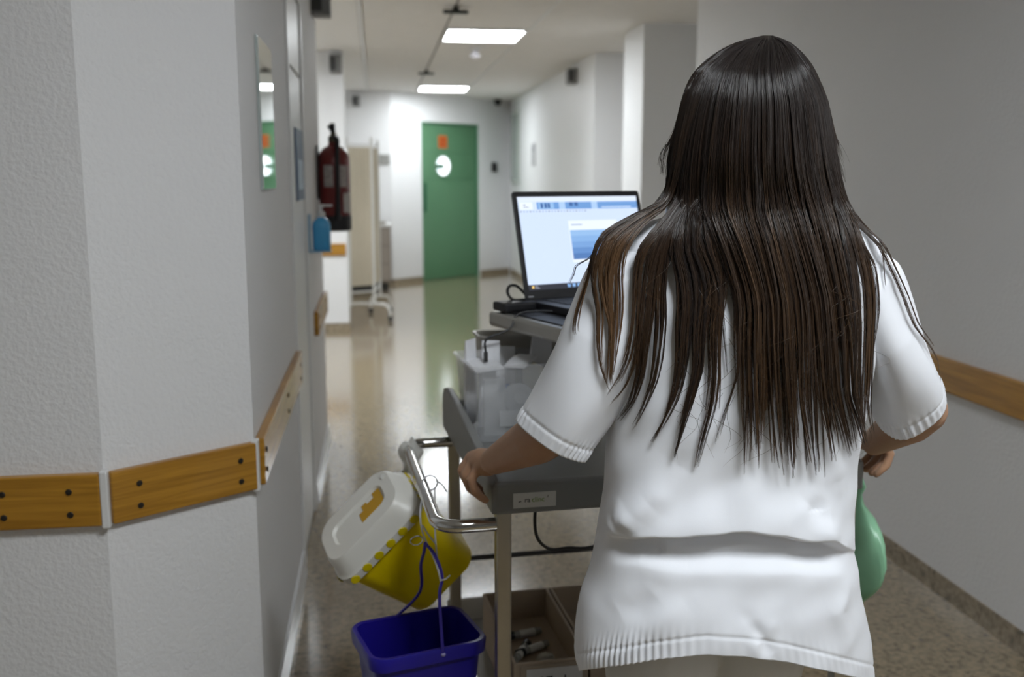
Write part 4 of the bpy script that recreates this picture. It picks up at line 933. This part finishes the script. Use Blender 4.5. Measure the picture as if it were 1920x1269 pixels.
def np_mesh(name, v, f):
    me = bpy.data.meshes.new(name); n = f.shape[1]
    me.vertices.add(len(v)); me.vertices.foreach_set('co', v.astype(np.float32).ravel())
    me.loops.add(f.size); me.loops.foreach_set('vertex_index', f.astype(np.int32).ravel())
    me.polygons.add(len(f)); me.polygons.foreach_set('loop_start', np.arange(0, f.size, n, dtype=np.int32))
    me.update(calc_edges=True); return me
tunic = link('tunic', np_mesh('tunic', tv, tf), M_tun, person, smooth='all')
so = tunic.modifiers.new('thickness', 'SOLIDIFY'); so.thickness = 0.0016; so.offset = -1
bv, bf, o_ = [], [], 0
for g_, rows, cols, sr, sc_ in ((tverts[0], NZ, NT, 3, 6), (tverts[1], 150, 320, 5, 8), (tverts[2], 150, 320, 5, 8)):
    G = g_.reshape(rows, cols, 3)[::sr, ::sc_]; h_, w_ = G.shape[:2]; ii = np.arange(h_*w_).reshape(h_, w_)+o_; o_ += h_*w_
    bv += [tuple(p) for p in G.reshape(-1, 3).tolist()]; bf += np.stack([ii[:-1], np.roll(ii[:-1], -1, 1), np.roll(ii[1:], -1, 1), ii[1:]], -1).reshape(-1, 4).tolist()
bvh = BVHTree.FromPolygons(bv, bf)

# ---------------------------------------------------------- hair
YH = 1.485
hs_y = np.array([66, 72, 85, 100, 130, 165, 200, 250, 300, 350, 400, 440], float)
hs_l = np.array([1436, 1402, 1368, 1342, 1306, 1286, 1274, 1262, 1253, 1247, 1241, 1236], float)
hs_r = np.array([1444, 1470, 1488, 1504, 1526, 1544, 1556, 1564, 1571, 1581, 1598, 1622], float)
hs_b = np.array([0.000, 0.030, 0.052, 0.072, 0.098, 0.112, 0.120, 0.124, 0.122, 0.117, 0.110, 0.106], float)
def hair_Y(px, py):
    l, r, bb_ = np.interp(py, hs_y, hs_l), np.interp(py, hs_y, hs_r), np.interp(py, hs_y, hs_b)
    s = np.clip((px-(l+r)/2)/((r-l)/2), -1, 1); return YH - bb_*np.sqrt(np.maximum(0.0, 1-s*s))
# depth of the tunic's back along each line of sight, on a coarse grid
gx, gy = np.arange(1050, 1800, 6.0), np.arange(366, 906, 6.0)
SG = np.full((len(gy), len(gx)), np.nan)
for j, py in enumerate(gy):
    for i, px in enumerate(gx):
        hit = bvh.ray_cast(Vector((0, 0, CAM_H)), ray(px, py).normalized())
        if hit[0] is not None and hit[0].y < 1.53: SG[j, i] = hit[0].y
def surf_Y(px, py):
    i = int(round((px-1050)/6)); j = int(round((py-366)/6))
    if 0 <= i < len(gx) and 0 <= j < len(gy) and SG[j, i] == SG[j, i]: return SG[j, i]
    return None
def hull(ts, ys):
    """taut string: lower convex envelope of ys over ts"""
    st = []
    for p in zip(ts, ys):
        while len(st) > 1 and (st[-1][1]-st[-2][1])*(p[0]-st[-2][0]) >= (p[1]-st[-2][1])*(st[-1][0]-st[-2][0]): st.pop()
        st.append(p)
    return np.interp(ts, [p[0] for p in st], [p[1] for p in st])
NP = 26
SV, SR, STINT = [], [], []
def lock(low, wid, n, lift=0.006, s_top=None, ds=0.03, thick=0.006, rad=0.00042, frizz=1.0, tint=0.0, head=True, lay0=0.0, cut=0.16, wave=1.0):
    """low: traced (px, py) from nape to tip; wid: lock width in px at those points"""
    low = [tuple(map(float, p)) for p in low]; wid = list(map(float, wid))
    dip0 = rng.uniform(0.016, 0.034) if head else 0.0
    if head:
        x0, y0 = low[0]
        if s_top is None:
            l4, r4 = np.interp(min(y0, 440), hs_y, hs_l), np.interp(min(y0, 440), hs_y, hs_r); s_top = (x0-l4)/(r4-l4)
        hy = [y for y in (67, 80, 105, 140, 190, 250, 310, 360) if y < y0-25]
    nc = max(1, int(round(n/22)))
    t60 = np.linspace(0, 1, 60)
    for c in range(nc):
        ac = (-1+2*(c+0.5)/nc) + rng.normal(0, 0.5/nc); lay_c = rng.random(); tint_c = tint+rng.normal(0, 0.14)
        wph, wfr, wam = rng.uniform(0, 6.28), rng.uniform(5, 10), rng.uniform(0.5, 2.6)*wave
        dph, dam = rng.uniform(0, 6.28), rng.uniform(0.0005, 0.0028)
        end_c = 1.0-cut*rng.random()**1.8
        for k in range(max(1, n//nc)):
            off = rng.normal(0, 0.55)
            a = ac + off/nc*1.5 if nc > 1 else rng.uniform(-1, 1)
            pts = []
            if head:
                s = np.clip(s_top + a*ds, 0.004, 0.996)
                for y in hy:
                    l, r = np.interp(y, hs_y, hs_l), np.interp(y, hs_y, hs_r); pts.append((l+(r-l)*s, y))
            for (x, y), w_ in zip(low, wid): pts.append((x+ac*w_/2 + (a-ac)*w_/2, y))
            P_ = catmull(pts, 60)
            # strands of one wisp close up towards its tip
            tl = end_c*(1.0-0.10*rng.random()**2)
            tsn = np.linspace(0, tl, NP)
            P_ = np.stack([np.interp(tsn, t60, P_[:, j]) for j in (0, 1)], 1)
            xc_l = np.interp(P_[:, 1], [q[1] for q in low], [q[0]+ac*w_/2 for q, w_ in zip(low, wid)]) if low[0][1] < low[-1][1] else P_[:, 0]
            rel = np.clip(tsn/max(tl, 1e-6), 0, 1); gat = np.clip((rel-0.45)/0.55, 0, 1)**1.3*0.8
            below = P_[:, 1] > low[0][1]+20
            P_[:, 0] = np.where(below, P_[:, 0]*(1-gat)+xc_l*gat, P_[:, 0])
            P_[:, 0] += wam*np.sin(wfr*tsn+wph)*np.clip((tsn-0.2)/0.5, 0, 1)*2.2
            P_[:, 0] += frizz*(0.5+1.0*tsn)*np.sin(rng.uniform(4, 9)*tsn+rng.uniform(0, 6.28))*0.8
            P_[:, 0] += rng.normal(0, 1.3)*np.sin(np.pi*rel)
            YL.append(P_)
            META.append((lift, lay0+thick*(0.6*lay_c+0.4*rng.random())+dam*np.sin(7*tsn+dph), rad*rng.uniform(0.7, 1.25), tint_c+rng.normal(0, 0.07), dip0*rng.uniform(0.85, 1.05)))
YL, META = [], []
def flush():
    """turn the traced strands into space: drape over head and back, then make thin tapered tubes"""
    global YL, META
    for P_, (lift, lay, rad, tint, dip) in zip(YL, META):
        ys = np.empty(NP); last = 1.38
        for i, (px, py) in enumerate(P_):
            yh = hair_Y(px, py) if py < 440 else None
            ysf = surf_Y(px, py) if py > 372 else None
            c = [v for v in (yh if py < 425 else None, (ysf-lift) if ysf is not None else None) if v is not None]
            ys[i] = min(c) if c else last
            last = ys[i]
        k0 = 0
        for i, (px, py) in enumerate(P_):
            if py > 190: k0 = i; break
        ys[k0:] = hull(np.arange(k0, NP), ys[k0:])
        ys = ys - lay + dip*np.exp(-((P_[:, 1]-378)/52.0)**2)
        SV.append(np.array([at(px, py, y) for (px, py), y in zip(P_, ys)])); SR.append(rad); STINT.append(tint)
    YL, META = [], []

S_ = 1.0
# over the left shoulder
lock([(1246, 372), (1178, 408), (1130, 438), (1112, 478), (1099, 530), (1086, 572), (1079, 608), (1081, 628), (1104, 658)], [10, 10, 10, 9, 8, 7, 6, 4, 2], 60, s_top=0.02, ds=0.015, tint=0.25)
lock([(1246, 374), (1186, 408), (1138, 446), (1119, 488), (1115, 532), (1124, 582), (1123, 640), (1127, 685), (1146, 738)], [12, 22, 24, 14, 8, 7, 6, 4, 2], 90, s_top=0.03, ds=0.02, tint=0.35)
lock([(1250, 378), (1196, 412), (1152, 452), (1137, 500), (1136, 550), (1144, 600), (1146, 640), (1144, 690), (1143, 724)], [16, 32, 36, 32, 24, 12, 9, 6, 2], 240, s_top=0.045, ds=0.03, tint=0.5)
lock([(1252, 380), (1202, 416), (1168, 462), (1158, 510), (1159, 565), (1156, 620), (1151, 670), (1146, 724)], [14, 24, 16, 12, 12, 10, 7, 2], 120, s_top=0.06, ds=0.03, tint=0.5)
# hanging on the left shoulder blade
lock([(1268, 392), (1232, 430), (1203, 470), (1194, 520), (1191, 570), (1188, 620), (1178, 670), (1160, 712), (1130, 757)], [20, 22, 18, 14, 11, 9, 7, 5, 2], 130, s_top=0.10, ds=0.035, tint=0.15)
lock([(1270, 392), (1238, 432), (1212, 472), (1205, 520), (1201, 570), (1197, 625), (1190, 680), (1172, 725), (1142, 760)], [20, 20, 15, 10, 8, 7, 6, 5, 2], 80, s_top=0.12, ds=0.035, tint=0.1)
lock([(1274, 392), (1246, 436), (1228, 480), (1219, 530), (1214, 590), (1206, 650), (1199, 705), (1185, 752), (1159, 790)], [22, 26, 22, 17, 16, 15, 13, 9, 2], 220, s_top=0.14, ds=0.04)
lock([(1280, 392), (1258, 436), (1244, 480), (1238, 540), (1239, 600), (1233, 670), (1225, 715), (1208, 760), (1184, 808)], [22, 26, 23, 20, 19, 17, 14, 9, 2], 240, s_top=0.17, ds=0.04)
lock([(1290, 392), (1278, 430), (1268, 470), (1280, 520), (1284, 570), (1280, 620), (1277, 672), (1266, 738), (1244, 788), (1222, 830)], [24, 24, 20, 22, 24, 24, 20, 16, 11, 2], 270, s_top=0.21, ds=0.045, tint=-0.05)
lock([(1304, 392), (1298, 430), (1298, 470), (1314, 520), (1316, 570), (1310, 625), (1309, 690), (1294, 748), (1279, 800), (1262, 862)], [26, 26, 26, 30, 31, 28, 22, 17, 12, 2], 380, s_top=0.25, ds=0.045, tint=-0.1)
lock([(1318, 392), (1318, 430), (1326, 470), (1344, 520), (1346, 570), (1340, 620), (1341, 690), (1334, 760), (1319, 812), (1304, 878)], [26, 28, 28, 22, 18, 17, 15, 13, 10, 2], 260, s_top=0.29, ds=0.045, tint=-0.05)
lock([(1345, 400), (1352, 470), (1362, 540), (1356, 600), (1350, 660), (1348, 720), (1344, 770)], [24, 22, 14, 8, 6, 5, 2], 50, s_top=0.33, ds=0.04)
lock([(1360, 420), (1376, 520), (1384, 620), (1384, 700), (1360, 775), (1332, 876)], [18, 14, 10, 7, 5, 2], 46, s_top=0.36, ds=0.04)
# the main fall down the middle
tips = [(1335, 1388, 1388, 1392, 1396, 890), (1345, 1398, 1397, 1400, 1402, 872), (1356, 1408, 1407, 1410, 1418, 884), (1368, 1418, 1418, 1420, 1424, 846), (1380, 1428, 1430, 1432, 1432, 838),
        (1392, 1438, 1440, 1444, 1452, 868), (1404, 1449, 1451, 1456, 1464, 892), (1416, 1460, 1462, 1466, 1474, 872), (1428, 1471, 1473, 1480, 1488, 897), (1440, 1482, 1485, 1490, 1500, 878),
        (1452, 1493, 1497, 1500, 1512, 884), (1462, 1504, 1509, 1508, 1524, 872), (1472, 1516, 1522, 1526, 1537, 896), (1484, 1528, 1534, 1540, 1562, 866), (1496, 1539, 1545, 1552, 1578, 868),
        (1508, 1550, 1556, 1564, 1592, 860), (1520, 1560, 1567, 1574, 1600, 858), (1532, 1570, 1578, 1582, 1606, 846), (1545, 1580, 1588, 1592, 1622, 846), (1556, 1590, 1599, 1600, 1628, 852)]
for k, (xa, xb_, xc_, xd, xt, yt) in enumerate(tips):
    lock([(xa, 400), ((xa+xb_)/2, 470), (xb_, 560), (xc_, 640), (xd, 740), (xd*0.45+xt*0.55, yt-60), (xt, yt)], [30, 30, 24, 21, 17, 12, 3], 260, s_top=(xa-1241)/357, ds=0.05, thick=0.010, lay0=(0.0, 0.006, 0.002, 0.009, 0.004, 0.001, 0.008, 0.003)[k % 8], cut=0.30, wave=1.5, tint=(0.12 if k in (3, 4, 5, 9, 13) else 0.0), lift=0.007)
# sheets filling in between (shorter under-layers)
for k in range(12):
    xa = 1300+k*22
    lock([(xa, 400), (xa+18, 480), (xa+40 if k > 2 else xa+24, 560), (xa+44 if k > 2 else xa+26, 640), (xa+46 if k > 2 else xa+22, 720)], [36, 36, 32, 26, 12], 70, s_top=(xa-1241)/357, ds=0.06, thick=0.010, lift=0.004)
# right side
lock([(1568, 400), (1590, 450), (1604, 520), (1611, 600), (1609, 700), (1612, 790), (1626, 838)], [24, 22, 16, 12, 9, 8, 3], 170, s_top=0.93, ds=0.05)
lock([(1584, 400), (1606, 440), (1628, 500), (1637, 560), (1634, 640), (1630, 720), (1628, 765), (1636, 812)], [22, 22, 18, 15, 12, 10, 7, 2], 200, s_top=0.955, ds=0.03, tint=0.1)
lock([(1588, 400), (1600, 440), (1618, 520), (1622, 600), (1618, 700), (1617, 760), (1620, 800)], [24, 20, 12, 8, 6, 4, 2], 70, s_top=0.96, ds=0.03)
lock([(1594, 398), (1620, 432), (1650, 466), (1656, 520), (1660, 540), (1645, 548), (1618, 547)], [10, 10, 8, 3, 2, 2, 2], 14, s_top=0.985, ds=0.012, frizz=0.6)
lock([(1596, 398), (1622, 430), (1652, 458), (1680, 515), (1700, 560), (1716, 605), (1742, 640), (1760, 668), (1766, 725)], [10, 10, 8, 5, 6, 9, 12, 10, 6], 34, s_top=0.988, ds=0.012, frizz=0.8, tint=0.2)
lock([(1590, 400), (1612, 450), (1640, 500), (1648, 580), (1640, 640), (1632, 700)], [12, 12, 10, 8, 6, 4], 20, s_top=0.97, ds=0.03)
# top dome: shorter strands so no scalp shows, plus sides
for k in range(24):
    s = 0.01+0.98*k/23; xe = 1241+357*s
    lock([(np.interp(300, hs_y, hs_l)+(np.interp(300, hs_y, hs_r)-np.interp(300, hs_y, hs_l))*s, 300), (xe, 390)], [24, 26], 70, s_top=s, ds=0.04, thick=0.006, lift=0.004)
flush()
# stray hairs
lock([(1252, 270), (1244, 288), (1240, 310), (1246, 332)], [8, 10, 8, 6], 8, head=False, frizz=2, rad=0.0003)
lock([(1116, 470), (1100, 486), (1076, 500), (1068, 520), (1067, 540)], [4, 6, 8, 6, 4], 7, head=False, frizz=1.5, rad=0.0003)
lock([(1430, 72), (1400, 80), (1372, 84), (1350, 100)], [6, 8, 10, 8], 8, head=False, frizz=2, rad=0.00028)
for k in range(90):
    x = rng.uniform(1260, 1620); y = rng.uniform(420, 760)
    lock([(x, y), (x+rng.normal(0, 14), y+40), (x+rng.normal(0, 26), y+85), (x+rng.normal(0, 40), y+120)], [3, 3, 3, 3], 1, head=False, frizz=3, rad=0.00026, lift=0.018, tint=0.4)
flush()
S = np.array(SV); n = len(S)
t = np.linspace(0, 1, NP)
tan = np.gradient(S, axis=1); tan /= np.linalg.norm(tan, axis=2, keepdims=True)+1e-9
ref = np.array([0, 1.0, 0.13]); u = np.cross(tan, ref); u /= np.linalg.norm(u, axis=2, keepdims=True)+1e-9; v = np.cross(tan, u)
rad = np.array(SR)[:, None]*(1-0.75*np.clip((t-0.6)/0.4, 0, 1)**1.5)[None, :]
hv = np.stack([S+(u*math.cos(a)+v*math.sin(a))*rad[..., None] for a in (0.5, 0.5+2.094, 0.5+4.189)], 2)     # n, NP, 3, 3
base = (np.arange(n)[:, None]*NP+np.arange(NP-1)[None, :])[..., None]*3
k3 = np.arange(3); k3n = (k3+1) % 3
hf = np.stack([base+k3, base+k3n, base+3+k3n, base+3+k3], -1).reshape(-1, 4)
me = np_mesh('hair', hv.reshape(-1, 3), hf)
at_t = me.attributes.new('along', 'FLOAT', 'POINT'); at_t.data.foreach_set('value', np.repeat(np.tile(t, n), 3).astype(np.float32))
at_r = me.attributes.new('tint', 'FLOAT', 'POINT'); at_r.data.foreach_set('value', np.repeat((np.array(STINT)[:, None]*np.clip(t*1.9-0.25, 0, 1)[None, :]).ravel(), 3).astype(np.float32))
M_hair = mat('brown_hair', (0.03, 0.018, 0.012), 0.28, spec=0.75)
N, Lk = nodes_of(M_hair); bs = N['Principled BSDF']
a1 = N.new('ShaderNodeAttribute'); a1.attribute_name = 'along'; a2 = N.new('ShaderNodeAttribute'); a2.attribute_name = 'tint'
mm = N.new('ShaderNodeMath'); mm.operation = 'ADD'; Lk.new(a1.outputs['Fac'], mm.inputs[0]); Lk.new(a2.outputs['Fac'], mm.inputs[1])
m2 = N.new('ShaderNodeMath'); m2.operation = 'MULTIPLY'; m2.inputs[1].default_value = 0.6667; Lk.new(mm.outputs[0], m2.inputs[0])
rp = N.new('ShaderNodeValToRGB'); e = rp.color_ramp.elements
e[0].position = 0.10; e[0].color = (0.012, 0.009, 0.0085, 1); e[1].position = 1.0; e[1].color = (0.15, 0.080, 0.036, 1)
k_ = e.new(0.33); k_.color = (0.019, 0.012, 0.009, 1); k_ = e.new(0.67); k_.color = (0.052, 0.029, 0.0155, 1)
Lk.new(m2.outputs[0], rp.inputs['Fac']); Lk.new(rp.outputs['Color'], bs.inputs['Base Color'])
hair = link('hair', me, M_hair, person, smooth='all')
# close cap under the strands
rings = []
for y in (68, 71, 76, 88, 105, 125, 150, 180, 220, 260, 300, 340, 380, 415):
    l, r = np.interp(y, hs_y, hs_l), np.interp(y, hs_y, hs_r); c, hw = (l+r)/2, (r-l)/2*0.965; bb_ = float(np.interp(y, hs_y, hs_b))
    rings.append([at(c+hw*math.cos(a), y, YH+bb_*(0.93 if math.sin(a) < 0 else 0.45)*math.sin(a)) for a in np.linspace(R_(150), R_(390), 44)])
MB().loft(rings, False, False).build('hair_underlayer', M_hair, hair, smooth='all')
